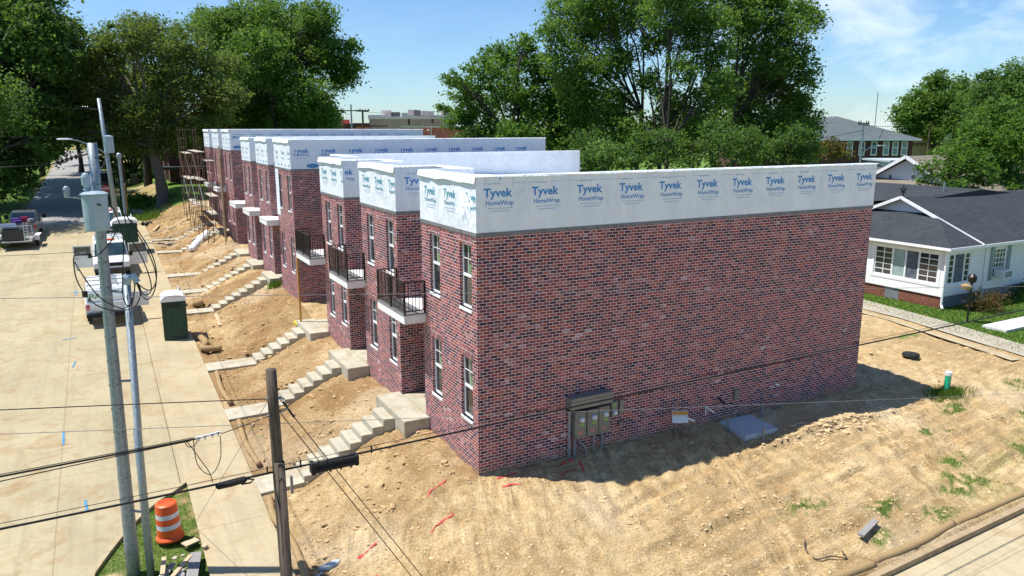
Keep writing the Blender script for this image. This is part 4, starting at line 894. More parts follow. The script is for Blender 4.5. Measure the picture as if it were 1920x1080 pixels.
board((-6.55,2.0,zi+.03),(-6.45,2.08,zi+.03),.12,.05,'lumber','little pale block at the sidewalk edge',grp=GI)
board((-7.6,.75,zi+.05),(-7.05,1.15,zi+.06),.09,.03,'plank','pale slat at the bottom of the scrap pile',grp=GI)
m=MB()
for i in range(16):
    x=-7.2+random.uniform(-.45,.45);y=1.3+random.uniform(-.5,.6); m.obox((x,y,zi+.03),(random.uniform(.05,.2),random.uniform(.03,.1),.02),rz=random.uniform(0,3),rx=random.uniform(-.3,.3),m=i%3)
tag(m.build('small_scraps',[M['plank'],M['reflect'],M['graylumber']]),'small splinters and scraps round the lumber pile','scraps',kind='stuff')
# boards in the yards
def lay(x,y,L,ang,w,mat,lab,grp=None,t=.04,lift=.03):
    dx,dy=math.cos(ang)*L/2,math.sin(ang)*L/2; board((x-dx,y-dy,H(x-dx,y-dy)+lift),(x+dx,y+dy,H(x+dx,y+dy)+lift),w,t,mat,lab,grp=grp)
lay(-3.4,22.6,2.2,rad(88),.16,'lumber','pale board lying alone on the dirt right of the portable toilet')
lay(-1.9,36.6,2.4,rad(100),.14,'lumber','pale board on the dirt heap below the farthest block')
lay(7.65,-5.75,.85,rad(15),.16,'graylumber','gray board with dark shadow near the side street kerb',t=.05,lift=.12)
GD='debris boards below the farthest block'
random.seed(21)
desc=['long','short','crooked','thick','thin','pale','stained','split','weathered','narrow','muddy','wide']
spots=[(-3.6,50.5,3.2,.15),(-2.8,52,2.6,.25),(-3.9,48.5,1.6,-.3),(-2.4,47.5,3.4,.05),(-1.6,54,3,.1),(-4.1,53,1.4,1.2),(-3.3,45.5,2.2,.3),(-3.7,57,2.4,2.4),(-4.3,56,2.8,2.6),(-1.4,44,1.8,.2)]
plc=['nearest the sidewalk','under the scaffold side','by the broken forms','in the middle of the mound','by the tree roots','lying across the others','at the lower edge of the mound','on the sidewalk corner','beside the corner board','close to the wall']
for i,(x,y,L,a) in enumerate(spots): lay(x,y,L,a,.16 if i%2 else .1,'lumber' if i%3 else 'plank',f'{desc[i]} scrap board {plc[i]}',GD,lift=.08)
m=MB()
for i in range(26):
    t=i/25; x=lerp(-1.2,-2.6,t)+random.uniform(-.12,.12); y=lerp(43.6,41.0,t)+random.uniform(-.15,.15); z=H(x,y); m.lathe((x,y,z),[(.05,0),(.2+.1*random.random(),.05),(.22,.25),(.1,.4)],7)
tag(m.build('crumpled_wrap',M['wrap'],loc=(-1.8,42.3,H(-1.8,42.3)),smooth=True),'crumpled white sheeting spilling down the seventh steps','sheeting')
z=H(-3.3,-1.1)+.02; m=MB(); m.prism([(-4.28,-.18),(-3.85,-.02),(-3.72,-.10),(-3.85,-.25),(-4.05,-.28)],H(-4,-.15)+.02,H(-4,-.15)+.12); m.bar((-4.5,-.42,H(-4.5,-.4)+.06),(-4.2,-.3,H(-4.2,-.3)+.07),.05,.04)
tag(m.build('stone_slab',M['steelgray'],loc=(-4,-.15,H(-4,-.15)),bev=.01),'flat gray stone slab in the dirt beside the wooden pole','stone')
m=MB(); P_=[(6.0,-5.3),(5.75,-5.55),(5.75,-5.85),(6.1,-6.0),(6.4,-6.15),(6.5,-5.95)]; m.tube(smooth_pts([(x,y,H(x,y)+.03+.05*(i%2)) for i,(x,y) in enumerate(P_)]),.018,6); tag(m.build('bent_root',M['polewood'],loc=(6,-5.6,H(6,-5.6))),'bent brown root near the straw wattle','root')
m=MB(); m.lathe((19.2,1.2,H(19.2,1.2)),[(.1,0),(.33,.06),(.3,.15),(.1,.18)],9); tag(m.build('black_rag',M['rubber'],loc=(19.2,1.2,H(19.2,1.2))),'crumpled black rag on the dirt near the house path','rag')
m=MB(); m.tube(smooth_pts([(-5.0+.1*i,56+.25*math.sin(i*1.3),H(-4.6,56)+.12+.05*math.sin(i*2)) for i in range(10)]),.12,7); tag(m.build('black_pipe_roll',M['rubber'],loc=(-4.6,56,H(-4.6,56))),'tangle of black pipe on the sidewalk by the far mound','pipe')
# ------------------------------------------------------------------ straw wattles
def wattle(pts,r,lab,zf=H):
    P=smooth_pts([(x,y,zf(x,y)+r*.4) for x,y in pts],8); m=MB()
    m.tube(P,[r*(.62+.2*random.random()) for _ in P],10); o=m.build('straw_wattle',M['straw'],loc=P[0],smooth=True); tag(o,lab,'straw wattle',group='straw wattles at the lot edges')
zk=lambda x,y: float(zside(x))+.12
wattle([(4.2,-6.5),(5.4,-6.42),(6.9,-6.5)],.14,'straw wattle nearest the bottom edge along the side street',zk)
wattle([(6.95,-6.42),(8.5,-6.5),(10.0,-6.38)],.14,'middle straw wattle along the side street kerb',zk)
wattle([(10.05,-6.4),(13,-6.45),(20,-6.4)],.13,'long straw wattle running off right along the side street',zk)
wattle([(-4.62,3.75),(-4.72,2.6),(-4.55,1.3),(-4.6,-.6)],.13,'straw wattle below the nearest steps by the wooden pole',lambda x,y:float(zs(y))+.08)
wattle([(-4.5,9.5),(-4.6,7.6),(-4.5,5.9)],.12,'straw wattle between the first and second entry walks',lambda x,y:float(zs(y))+.08)
wattle([(-4.5,14.8),(-4.6,12.8),(-4.5,11.3)],.13,'straw wattle between the second and third entry walks',lambda x,y:float(zs(y))+.08)
wattle([(-4.55,20.3),(-4.4,19.0),(-4.6,18.2),(-3.9,17.9)],.2,'lumpy straw wattle beside the portable toilet',lambda x,y:float(zs(y))+.08)
wattle([(-4.5,31),(-4.6,28.5),(-4.5,26.4)],.13,'straw wattle beyond the fourth entry walk',lambda x,y:float(zs(y))+.08)
m=MB(); m.lathe((-3.9,26.2,H(-3.9,26.2)-.05),[(.1,0),(.3,.1),(.27,.3),(.1,.36)],12); tag(m.build('soil_sack',M['straw'],loc=(-3.9,26.2,H(-3.9,26.2)),smooth=True),'round soil filled sack at the end of an entry walk','sack')
# dirt clods and stones
def scatter_lumps(name,n,f,rmin,rmax,mats,lab):
    ic=[(0,0,1)]+[(.894*math.cos(2*PI*i/5),.894*math.sin(2*PI*i/5),.447) for i in range(5)]+[(.894*math.cos(2*PI*(i+.5)/5),.894*math.sin(2*PI*(i+.5)/5),-.447) for i in range(5)]+[(0,0,-1)]
    fc=[(0,1+i,1+(i+1)%5) for i in range(5)]+[(11,6+(i+1)%5,6+i) for i in range(5)]+[(1+i,6+i,1+(i+1)%5) for i in range(5)]+[(6+i,6+(i+1)%5,1+(i+1)%5) for i in range(5)]
    m=MB()
    for i in range(n):
        x,y=f(); r=rmin+(rmax-rmin)*random.random()**3; z=H(x,y)
        e=random.uniform(.5,1.5);q=random.uniform(0,PI);cq,sq=math.cos(q),math.sin(q)
        L=[(a*r*e*random.uniform(.6,1.35),b*r/e*random.uniform(.6,1.35),c*r*.5*random.uniform(.4,1.4)) for a,b,c in ic]; m.add([(x+a*cq-b*sq,y+a*sq+b*cq,z-.1*r+c) for a,b,c in L],fc,0)
    o=m.build(name,mats); return tag(o,lab,name.replace('_',' '),kind='stuff')
random.seed(33)
def lotpt():
    while True:
        x=random.uniform(-4.5,21);y=random.uniform(-6.3,-.15)
        if random.random()<.3+.7*float(fbm(x,y,.5,2)>.5): return x,y
def slopept():
    while True:
        x=random.uniform(-4.4,-.2);y=random.uniform(0,58)**1.0
        if not any(a-.15<y<b+.15 for a,b in WALKS) and not (x>-1 and any(s[0]-.1<y<s[0]+s[3]+.1 for s in SP)): return x,y
M['clod']=plain('clod_soil',(.52,.385,.215),.95,var=.3,scale=2,bump=.4); M['darkclod']=plain('slope_clod_soil',(.42,.28,.14),.95,var=.3,scale=2,bump=.4)
scatter_lumps('dirt_clods',6500,lotpt,.008,.055,M['clod'],'loose tan clods over the corner lot')
scatter_lumps('slope_clods',6500,slopept,.012,.10,M['darkclod'],'loose brown clods on the slope below the doors')
scatter_lumps('mound_clods',600,lambda:(11.2+random.gauss(0,1.2),-1.78+random.gauss(0,.22)),.02,.11,M['clod'],'clods heaped along the shadow edge behind the pad')
scatter_lumps('lot_clods',500,lambda:(random.uniform(14.8,23),random.uniform(0,14)),.02,.12,M['clod'],'clods on the far right of the lot')
# ------------------------------------------------------------------ grass blades
def blades(name,pts,h0,h1,mat,lab,w=.012):
    n=len(pts); P=np.array(pts); a=RNG.random(n)*2*PI; h=h0+(h1-h0)*RNG.random(n); l=h*(.15+.6*RNG.random(n)); b=RNG.random(n)*2*PI
    dx=np.cos(a)*w;dy=np.sin(a)*w
    co=np.stack([np.stack([P[:,0]-dx,P[:,1]-dy,P[:,2]],-1),np.stack([P[:,0]+dx,P[:,1]+dy,P[:,2]],-1),np.stack([P[:,0]+np.cos(b)*l,P[:,1]+np.sin(b)*l,P[:,2]+h],-1)],1).reshape(-1,3)
    me=raw_mesh(name,co,np.arange(3*n).reshape(-1,3)); t=np.repeat(RNG.random(n),3); ca=me.color_attributes.new('tint','FLOAT_COLOR','POINT')
    ca.data.foreach_set('color',np.stack([t,t,t,np.ones(3*n)],-1).astype(np.float32).ravel()); me.materials.append(mat)
    return tag(link(name,me),lab,'grass',kind='stuff')
def vec_h(X,Y): return ground_h(X,Y)
def gpts(n,x0,x1,y0,y1,thr):
    X=RNG.uniform(x0,x1,n);Y=RNG.uniform(y0,y1,n); t=tint(X,Y)[:,0]; k=t>thr*RNG.random(n)+.12; X=X[k];Y=Y[k]; return np.stack([X,Y,vec_h(X,Y)-.01],-1)
blades('grass',gpts(30000,-10,-6.45,-1,6.2,.9),.03,.10,M['grassblade'],'short grass and weeds in the corner island',.008)
blades('weeds',gpts(220000,2,23,-6.4,3,1.0),.03,.11,M['grassblade'],'thin green weeds sprouting through the tan soil',.008)
blades('lawn',gpts(130000,23,45,-5,14,.6),.04,.12,M['grassblade'],'green lawn round the white house',.02)
gp=[];
for i in range(2600): r=abs(random.gauss(0,.33)); a=random.random()*2*PI; x=17.0+math.cos(a)*r*1.4;y=-1.72+math.sin(a)*r*.8; gp.append((x,y,H(x,y)-.02))
blades('grass_tuft',gp,.1,.34,M['grassblade'],'thick green tuft at the foot of the green pipe',.009)
gp=[(random.gauss(-.35,.15),random.gauss(23.8,.2)) for _ in range(500)]; blades('grass_tuft',[(x,y,H(x,y)) for x,y in gp],.1,.45,M['grassblade'],'green weed beside the fourth landing',.015)
gp=[]
for cx,cy,sx,sy,n in ((-4.5,60.3,.6,.8,900),(-6.2,63,.5,.7,500),(-3.8,69.5,1.5,1,1200),(-14.9,58,.6,4,900)): gp+=[(random.gauss(cx,sx),random.gauss(cy,sy)) for _ in range(n)]
blades('tall_grass',[(x,y,H(x,y)) for x,y in gp],.2,.7,M['grassblade'],'tall bright grass clumps at the cross street corners',.04)
# ------------------------------------------------------------------ vehicles (local: front = +Y, x across)
def lmesh(mb,name,mats,parent,bev=0,smooth=False):
    me=mb.mesh(name,(0,0,0),bev,smooth)
    for q in (mats if isinstance(mats,(list,tuple)) else [mats]): me.materials.append(q)
    return link(name,me,parent)
def wheels(T,w,ys,r=.37):
    for y in ys:
        for s in (-1,1):
            m=MB(); m.lathe((s*(w/2-.14),y,r),[(r*.6,-.11),(r*.95,-.11),(r,-.08),(r,.08),(r*.95,.11),(r*.6,.11)],20,0,'X'); wh=lmesh(m,'wheel',M['rubber'],T)
            m=MB(); m.lathe((s*(w/2-.14),y,r),[(r*.58,-.09),(r*.6,.09)],14,0,'X'); m.lathe((s*(w/2-.02),y,r),[(r*.3,-.02),(r*.25,.01)],10,0,'X'); lmesh(m,'rim',M['chrome'],wh)
def body_loft(T,name,prof,w,mat,taper=.0,zt=1.0,bev=.04,steps=None):
    """prof: closed (y,z) outline; width narrows above zt"""
    m=MB(); wf=lambda z:(w/2)-taper*max(0,z-zt)
    m.loft([[(-wf(z),y,z) for y,z in prof],[(wf(z),y,z) for y,z in prof]]); return lmesh(m,name,mat,T,bev)
def door_open(T,x,y,L,h,z,ang,side,mat,win=True):
    m=MB(); M_=Matrix.Translation((x,y,z))@Matrix.Rotation(ang,4,'Z')
    def b(x0,x1,z0,z1,mi,t=.05):
        vs=[M_@Vector(p) for p in ((x0,-t/2,z0),(x1,-t/2,z0),(x1,t/2,z0),(x0,t/2,z0),(x0,-t/2,z1),(x1,-t/2,z1),(x1,t/2,z1),(x0,t/2,z1))]
        m.add(vs,[(3,2,1,0),(4,5,6,7),(0,1,5,4),(1,2,6,5),(2,3,7,6),(3,0,4,7)],mi)
    b(0,L,0,h*.55,0); b(0,L,h*.95,h,0); b(0,.06,h*.55,h*.95,0); b(L-.06,L,h*.55,h*.95,0); b(.06,L-.06,h*.55,h*.95,1 if win else 0,.02); b(L*.75,L*.9,h*.4,h*.44,2,.07)
    return lmesh(m,'door',[mat,M['carglass'],M['rubber']],T,.01)
def pickup_topper(x,y,z,rz,label):
    T=thing('service_truck',label,'truck',(x,y,z),rz,group='service vehicles parked along the kerb'); w=2.02
    body_loft(T,'body',[(-2.75,.55),(-2.8,.95),(-2.75,1.12),(-.3,1.14),(1.5,1.14),(2.6,1.05),(2.78,.9),(2.75,.5),(-2.6,.45)],w,M['carwhite'],.1,1.0,.05)
    cap=body_loft(T,'topper',[(-2.72,1.13),(-2.5,1.72),(-2.38,1.76),(-.5,1.80),(-.35,1.72),(-.35,1.13)],w-.04,M['carwhite'],.16,1.13,.05)
    body_loft(T,'cab',[(-.32,1.13),(-.28,1.78),(.9,1.80),(1.6,1.14)],w-.08,M['carwhite'],.2,1.13,.04)
    m=MB(); m.add([(-.78,.93,1.73),(.78,.93,1.73),(.86,1.57,1.19),(-.86,1.57,1.19)],[(0,1,2,3)]); 
    for s in (-1,1): m.add([(s*.985,-.2,1.2),(s*.985,1.3,1.2),(s*.88,.85,1.68),(s*.88,-.2,1.68)],[(0,1,2,3)]); m.add([(s*1.0,-2.3,1.25),(s*1.0,-.6,1.25),(s*.93,-.6,1.62),(s*.93,-2.2,1.62)],[(0,1,2,3)])
    m.v=[(a*1.006,b,c+.006) for a,b,c in m.v]; lmesh(m,'side_glass',M['carglass'],T)
    m=MB(); m.box(-1.0,1.0,-2.98,-2.76,.40,.60); lmesh(m,'rear_bumper',M['rubber'],T,.03)
    for s in (-1,1):
        m=MB(); m.box(s*.9-.07,s*.9+.07,-2.82,-2.76,.78,1.02); tl=lmesh(m,'tail_light',M['red'],T,.01); m=MB(); m.box(s*.9-.03,s*.9+.03,-2.825,-2.82,.84,.90); lmesh(m,'lens',M['reflect'],tl)
        m=MB(); m.box(s*.83-.05,s*.83+.05,-2.70,-2.64,1.17,1.27); lmesh(m,'hatch_latch',M['rubber'],T,.005)
    m=MB(); m.box(-.62,.62,-2.815,-2.79,.68,1.06,0); m.box(-.2,.2,-2.83,-2.80,.82,.88,1); lmesh(m,'tailgate',[M['carwhite'],M['rubber']],T,.01)
    m=MB(); m.box(-.88,.88,-2.66,-2.60,1.24,1.6); 
    m=MB(); put_text(m,'pal',(-.80,-2.71,1.28),(1,0,0),(0,.30,.95),.52,.24); lmesh(m,'lettering',M['letgreen'],T)
    m=MB()
    for k_ in range(14): m.box(.18,.46,-2.2+.2*k_,-2.17+.2*k_,1.84,1.86)
    for xx in (.17,.46): m.box(xx-.015,xx+.015,-2.3,.7,1.82,1.88)
    tag(lmesh(m,'ladder',M['galv'],T),None)
    m=MB()
    for yy in (-1.9,-.7,.4): m.box(-.85,.85,yy-.02,yy+.02,1.79,1.83)
    for s in (-.85,.85):
        for yy in (-1.9,-.7,.4): m.box(s-.02,s+.02,yy-.02,yy+.02,1.55,1.83)
    lmesh(m,'roof_rack',M['galv'],T)
    m=MB(); m.add([(1.0,-.6,.62),(1.0,-1.5,.62),(1.75,-1.75,.62),(1.75,-1.75,1.35),(1.0,-1.5,1.35)],[(1,2,3,4)]); m.box(0,0,0,0,0,0); m=MB(); m.obox((1.38,-2.2,1.0),(.78,.05,.72),rz=-.12); lmesh(m,'side_hatch',M['carwhite'],T,.01)
    wheels(T,w,(-1.75,1.85),.39); return T
M['letgreen']=plain('green_letters',(.10,.34,.10),.5)
TX['pal']=textmesh('PA',.02)
def van(x,y,z,rz,label,doors=True,h=2.05,short=0):
    T=thing('service_van',label,'van',(x,y,z),rz,group='service vehicles parked along the kerb'); w=1.96
    body_loft(T,'body',[(-2.6,.42),(-2.68,.8),(-2.66,1.15),(-2.6,h-.1),(-2.45,h),(1.0,h+.03),(1.2,h-.04),(1.9,1.22),(2.55,1.08),(2.72,.9),(2.72,.42)],w,M['carwhite'],.14,1.05,.05)
    m=MB(); m.add([(-.80,1.27,h-.12),(.80,1.27,h-.12),(.88,1.88,1.28),(-.88,1.88,1.28)],[(0,1,2,3)]); m.v=[(a,b+.03,c+.02) for a,b,c in m.v]; lmesh(m,'windshield',M['carglass'],T)
    m=MB()
    for s in (-1,1): m.add([(s*.96,.2,1.2),(s*.96,1.55,1.2),(s*.88,1.1,h-.2),(s*.86,.2,h-.2)],[(0,1,2,3)])
    m.v=[(a*1.01,b,c) for a,b,c in m.v]; lmesh(m,'side_glass',M['carglass'],T)
    m=MB(); m.box(-.6,.6,2.70,2.75,.72,.92,0); m.box(-.98,.98,2.66,2.80,.40,.60,1); lmesh(m,'grille',[M['rubber'],M['darkcar']],T,.02)
    for s in (-1,1):
        m=MB(); m.box(s*.8-.13,s*.8+.13,2.68,2.74,.76,.92); lmesh(m,'headlight',M['reflect'],T,.01)
        m=MB(); m.obox((s*1.12,1.5,1.25),(.2,.1,.26)); lmesh(m,'mirror',M['rubber'],T,.02)
    m=MB()
    for yy in (-2,-1,0,.8): m.box(-.75,.75,yy-.02,yy+.02,h+.08,h+.11)
    for xx in (-.5,-.2,.3,.5): m.box(xx-.02,xx+.02,-2.2,1.0,h+.11,h+.14)
    for s in (-.75,.75):
        for yy in (-2,0,.8): m.box(s-.02,s+.02,yy-.02,yy+.02,h-.05,h+.1)
    lmesh(m,'roof_rack',M['galv'],T)
    m=MB(); m.obox((0,.95,h+.07),(.6,.2,.1)); lmesh(m,'light_bar',M['orange'],T,.02)
    if doors:
        door_open(T,-1.0,1.5,1.05,1.35,.55,rad(186),-1,M['carwhite']); door_open(T,1.0,1.5,1.0,1.35,.55,rad(-8),1,M['carwhite'])
    wheels(T,w,(-1.7,1.8),.37); return T
pickup_topper(-8.13,26.9,float(zs(26.9))+.03,rad(1.5),'white service pickup with topper and ladder, its tail toward us')
van(-7.75,37.6,float(zs(37.6))+.03,rad(181),'white service van facing us with both front doors open')
van(-7.5,52.5,float(zs(52.5))+.03,rad(180),'white van farther back, half hidden by the steel pole',False,1.95)
T=thing('parked_car','dark car parked far up the shaded street','car',(-6.9,99,float(zs(99))))
body_loft(T,'body',[(-2.2,.35),(-2.25,.9),(-1.5,.98),(-1.1,1.45),(.3,1.48),(1.0,1.0),(2.1,.85),(2.2,.35)],1.8,M['darkcar'],.15,.9,.05); wheels(T,1.8,(-1.4,1.4),.33)
m=MB(); m.add([(-.62,-1.17,1.42),(.62,-1.17,1.42),(.78,-1.52,1.02),(-.78,-1.52,1.02)],[(0,1,2,3)]); lmesh(m,'rear_glass',M['carglass'],T)
# pickup with open bed
px_,py_=-13.35,54.0; z=float(zs(py_))+.03
T=thing('pickup_truck','dark silver pickup truck with big side mirrors parked across the street','truck',(px_,py_,z),rad(-1)); w=1.98
body_loft(T,'body',[(-2.9,.5),(-2.95,1.2),(-.55,1.22),(-.5,1.1),(1.6,1.15),(2.7,1.1),(2.85,.9),(2.85,.45)],w,M['carsilver'],.05,1.,.04)
body_loft(T,'cab',[(-.6,1.2),(-.5,1.95),(.9,1.98),(1.6,1.15)],w-.06,M['carsilver'],.2,1.15,.05)
m=MB(); m.add([(-.74,-.52,1.88),(.74,-.52,1.88),(.86,-.62,1.3),(-.86,-.62,1.3)],[(0,1,2,3)]); lmesh(m,'rear_glass',M['carglass'],T)
m=MB(); m.box(-.85,.85,-2.85,-.62,1.225,1.235); lmesh(m,'bed_floor',M['rubber'],T)
m=MB(); m.box(-.98,.98,-3.08,-2.92,.45,.65); lmesh(m,'rear_bumper',M['chrome'],T,.02)
for s in (-1,1):
    m=MB(); m.obox((s*1.28,.95,1.45),(.28,.1,.34)); m.bar((s*.95,.95,1.4),(s*1.2,.95,1.42),.05); lmesh(m,'mirror',M['rubber'],T,.01)
    m=MB(); m.box(s*.9-.07,s*.9+.07,-2.98,-2.94,.85,1.15); lmesh(m,'tail_light',M['red'],T,.01)
wheels(T,w,(-1.9,1.9),.41)
m=MB()
for i,(x,y,sx,sy,sz) in enumerate(((-.5,-1.2,.5,.6,.3),(.1,-1.0,.5,.4,.35),(.55,-1.6,.35,.7,.25),(-.3,-2.1,.6,.4,.22))): m.obox((px_+x,py_+y,z+1.24+sz/2),(sx,sy,sz),rz=.2*i,m=i%3)
tag(m.build('truck_cargo',[M['purple'],M['red'],M['graylumber']],loc=(px_,py_-1.5,z+1.24),bev=.03),'jumble of purple and red gear in the pickup bed','cargo')
# trailer
tx_,ty_=-13.45,49.3; z=float(zs(ty_))+.03
T=thing('utility_trailer','low utility trailer with ramp rails behind the silver pickup','trailer',(tx_,ty_,z),rad(-2))
m=MB(); m.box(-1.0,1.0,-1.9,1.9,.48,.56); m.box(-1.02,-.95,-1.9,1.9,.56,.74); m.box(.95,1.02,-1.9,1.9,.56,.74); m.bar((-.7,1.9,.5),(0,3.1,.48),.09); m.bar((.7,1.9,.5),(0,3.1,.48),.09); lmesh(m,'bed',M['graylumber'],T)
for s in (-1,1): m=MB(); m.box(s*1.2-.16,s*1.2+.16,-.75,.75,.80,.85); m.box(s*1.2-.16,s*1.2+.16,-.85,-.75,.5,.85); lmesh(m,'fender',M['white'],T,.01)
m=MB()
for xx in (.55,.78): m.box(xx-.02,xx+.02,-1.95,-1.9,.5,1.9)
for k_ in range(6): m.box(.55,.78,-1.94,-1.91,.6+.22*k_,.64+.22*k_)
m.box(-.95,.95,-1.0,-.96,1.55,1.59); m.box(-.97,-.93,-1.0,-.96,.5,1.59); m.box(.93,.97,-1.0,-.96,.5,1.59)
lmesh(m,'ramp_rack',M['reflect'],T); wheels(T,2.5,(0,),.36)
T=thing('engine_equipment','dark compressor and engine gear loaded on the trailer','machine',(tx_-.2,ty_-.2,z+.56))
m=MB(); m.box(-.7,.6,-1.3,.2,0,.75); lmesh(m,'case',M['darkcar'],T,.05)
m=MB(); m.lathe((-.3,-.5,.95),[(.25,-.5),(.28,-.45),(.28,.45),(.2,.5)],14,0,'X'); lmesh(m,'tank',M['chrome'],T)
for i in range(7): m=MB(); m.obox((random.uniform(-.7,.6),random.uniform(-1,1.1),.8+random.uniform(0,.3)),(.25,.2,.25),rz=i); lmesh(m,'fitting',M[['rubber','galv','red','graylumber'][i%4]],T,.02)
# ------------------------------------------------------------------ scaffold
T=thing('scaffold','rusty scaffold frames with planks along the farthest block','scaffold',(-1,46,H(-1.5,46)))
for y in (38.6,41.2,43.9,46.6,49.3,52.0,54.0):
    for j in range(4):
        zb_=1.2+1.95*j
        if j==3 and y<51: continue
        m=MB()
        for x in (-1.75,-.55): m.tube([(x,y,zb_),(x,y,zb_+1.95)],.024,6)
        for k_ in range(3): m.tube([(-1.75,y,zb_+.3+.7*k_),(-1.35 if k_<2 else -.55,y,zb_+.3+.7*k_)],.016,5)
        m.tube([(-1.35,y,zb_),(-1.35,y,zb_+1.82)],.02,5)
        m.build('frame',M['rust'],T)
for i,(ya,yb) in enumerate(((38.6,41.2),(41.2,43.9),(43.9,46.6),(46.6,49.3),(49.3,52),(52,54))):
    for j in range(3):
        m=MB(); zz0=1.5+1.95*j; a,b=(ya,yb) if (i+j)%2 else (yb,ya); m.tube([(-1.75,a,zz0),(-1.75,b,zz0+1.6)],.018,5); m.build('brace',M['galv'] if j%2 else M['rust'],T)
for (ya,yb,z,x) in ((43.5,50,7.15,-1.2),(40.8,44.3,6.6,-.9),(43.9,49.3,5.1,-1.2),(38.6,42,4.3,-1.1),(46,52,3.1,-1.3),(40.5,44,2.9,-.9),(49,54.2,6.9,-1.4),(49.3,54,4.9,-1.4)):
    m=MB(); m.box(x-.26,x+.24,ya,yb,z,z+.05); m.build('plank',M['plank'],T)
m=MB(); z=H(-.9,44.5)
for i,(x,y,h) in enumerate(((-.75,37.75,7.7),(-.35,40.2,7.6))): m.box(x-.04,x+.04,y-.04,y+.04,1.2,h)
tag(m.build('timber_pole',M['lumber'],loc=(-.7,38,1.2)),'upright pale timber poles leaning at the scaffold end','timber')
# ------------------------------------------------------------------ white house
HX,HY=28.24,5.87; T=thing('white_house','white lap sided house with charcoal roof and enclosed porch on the lawn','house',(HX,HY,0)); HW=T
w=MB()
def wallY(mb,y,x0,x1,z0,z1,holes,depth=.1,m=0):
    xs_=sorted({x0,x1,*[h[0] for h in holes],*[h[1] for h in holes]}); zs2=sorted({z0,z1,*[h[2] for h in holes],*[h[3] for h in holes]})
    for a,b in zip(xs_[:-1],xs_[1:]):
        for c,d in zip(zs2[:-1],zs2[1:]):
            if any(h[0]<=a and b<=h[1] and h[2]<=c and d<=h[3] for h in holes): continue
            mb.quad((a,y,c),(b,y,c),(b,y,d),(a,y,d),m)
    for (a,b,c,d) in holes:
        Y=y+depth; mb.quad((a,y,c),(a,Y,c),(a,Y,d),(a,y,d),m); mb.quad((b,y,c),(b,y,d),(b,Y,d),(b,Y,c),m); mb.quad((a,y,d),(a,Y,d),(b,Y,d),(b,y,d),m); mb.quad((a,y,c),(b,y,c),(b,Y,c),(a,Y,c),m)
PX=31.45
wallX(w,HX,HY,14.4,.62,3.12,[(6.2,9.75,1.22,2.72)],.12); wallY(w,HY,HX,PX,.62,3.12,[(28.6,30.35,1.22,2.72)],.12)
wallY(w,HY+.12,PX,47,.62,3.12,[(32.55,33.65,1.15,2.72)],.1); w.quad((PX,HY,.62),(PX,HY+.12,.62),(PX,HY+.12,3.12),(PX,HY,3.12)); w.quad((HX,14.4,.62),(47,14.4,.62),(47,14.4,3.12),(HX,14.4,3.12))
w.build('wall',M['siding'],T)
m=MB(); m.quad((HX+.06,HY+.06,-.2),(HX+.06,8.2,-.2),(HX+.06,8.2,.62),(HX+.06,HY+.06,.62),1); m.quad((HX+.06,8.2,-.2),(HX+.06,9.0,-.2),(HX+.06,9.0,.62),(HX+.06,8.2,.62),2); m.quad((HX+.06,9.0,-.2),(HX+.06,14.4,-.2),(HX+.06,14.4,.62),(HX+.06,9.0,.62),1)
m.quad((HX+.06,HY+.06,-.2),(47,HY+.18,-.2),(47,HY+.18,.62),(HX+.06,HY+.06,.62),0); m.build('foundation',[M['foundation'],M['oldbrick'],M['foundation']],T)
def winfr(name,pts_fn,a0,a1,c0,c1,nx,nz,t=.05,gm='glass',par=T):
    m=MB(); 
    for s in (a0,a1-t): pts_fn(m,s,s+t,c0,c1,0,.0)
    for s in (c0,c1-t): pts_fn(m,a0+t,a1-t,s,s+t,0,.0)
    for i in range(1,nx): q=a0+(a1-a0)*i/nx; pts_fn(m,q-.018,q+.018,c0+t,c1-t,0,.01)
    for i in range(1,nz): q=c0+(c1-c0)*i/nz; pts_fn(m,a0+t,a1-t,q-.018,q+.018,0,.012)
    f=lmesh2(m,name,M['vinyl'],par); m=MB(); pts_fn(m,a0+t,a1-t,c0+t,c1-t,0,.035,True); lmesh2(m,'pane',M[gm],f); return f
def lmesh2(m,name,mat,par): return m.build(name,mat,par)
fx=lambda m,a,b,c,d,mi,o,thin=False: m.box(HX+.03+o,HX+.035+o+(.001 if thin else .04),a,b,c,d,mi)
fy=lambda m,a,b,c,d,mi,o,thin=False: m.box(a,b,HY+.03+o,HY+.035+o+(.001 if thin else .04),c,d,mi)
winfr('casement_window',fx,6.2,7.25,1.22,2.72,2,5); winfr('casement_window',fx,8.72,9.75,1.22,2.72,2,5)
winfr('picture_window',fx,7.25,7.98,1.22,2.72,1,1,.04,'curtain'); winfr('picture_window',fx,7.98,8.72,1.22,2.72,1,1,.04,'mintpanel')
winfr('casement_window',fy,28.6,29.05,1.22,2.72,1,5); winfr('picture_window',fy,29.05,29.9,1.22,2.72,1,1,.04,'curtain'); winfr('casement_window',fy,29.9,30.35,1.22,2.72,1,5)
fy2=lambda m,a,b,c,d,mi,o,thin=False: m.box(a,b,HY+.14+o,HY+.145+o+(.001 if thin else .04),c,d,mi)
winfr('sash_window',fy2,32.55,33.65,1.15,2.72,4,6,.08)
for s in ((32.2,32.5),(33.7,34.0)): m=MB(); m.box(s[0],s[1],HY+.08,HY+.118,1.05,2.8); m.build('shutter',M['shutter'],T)
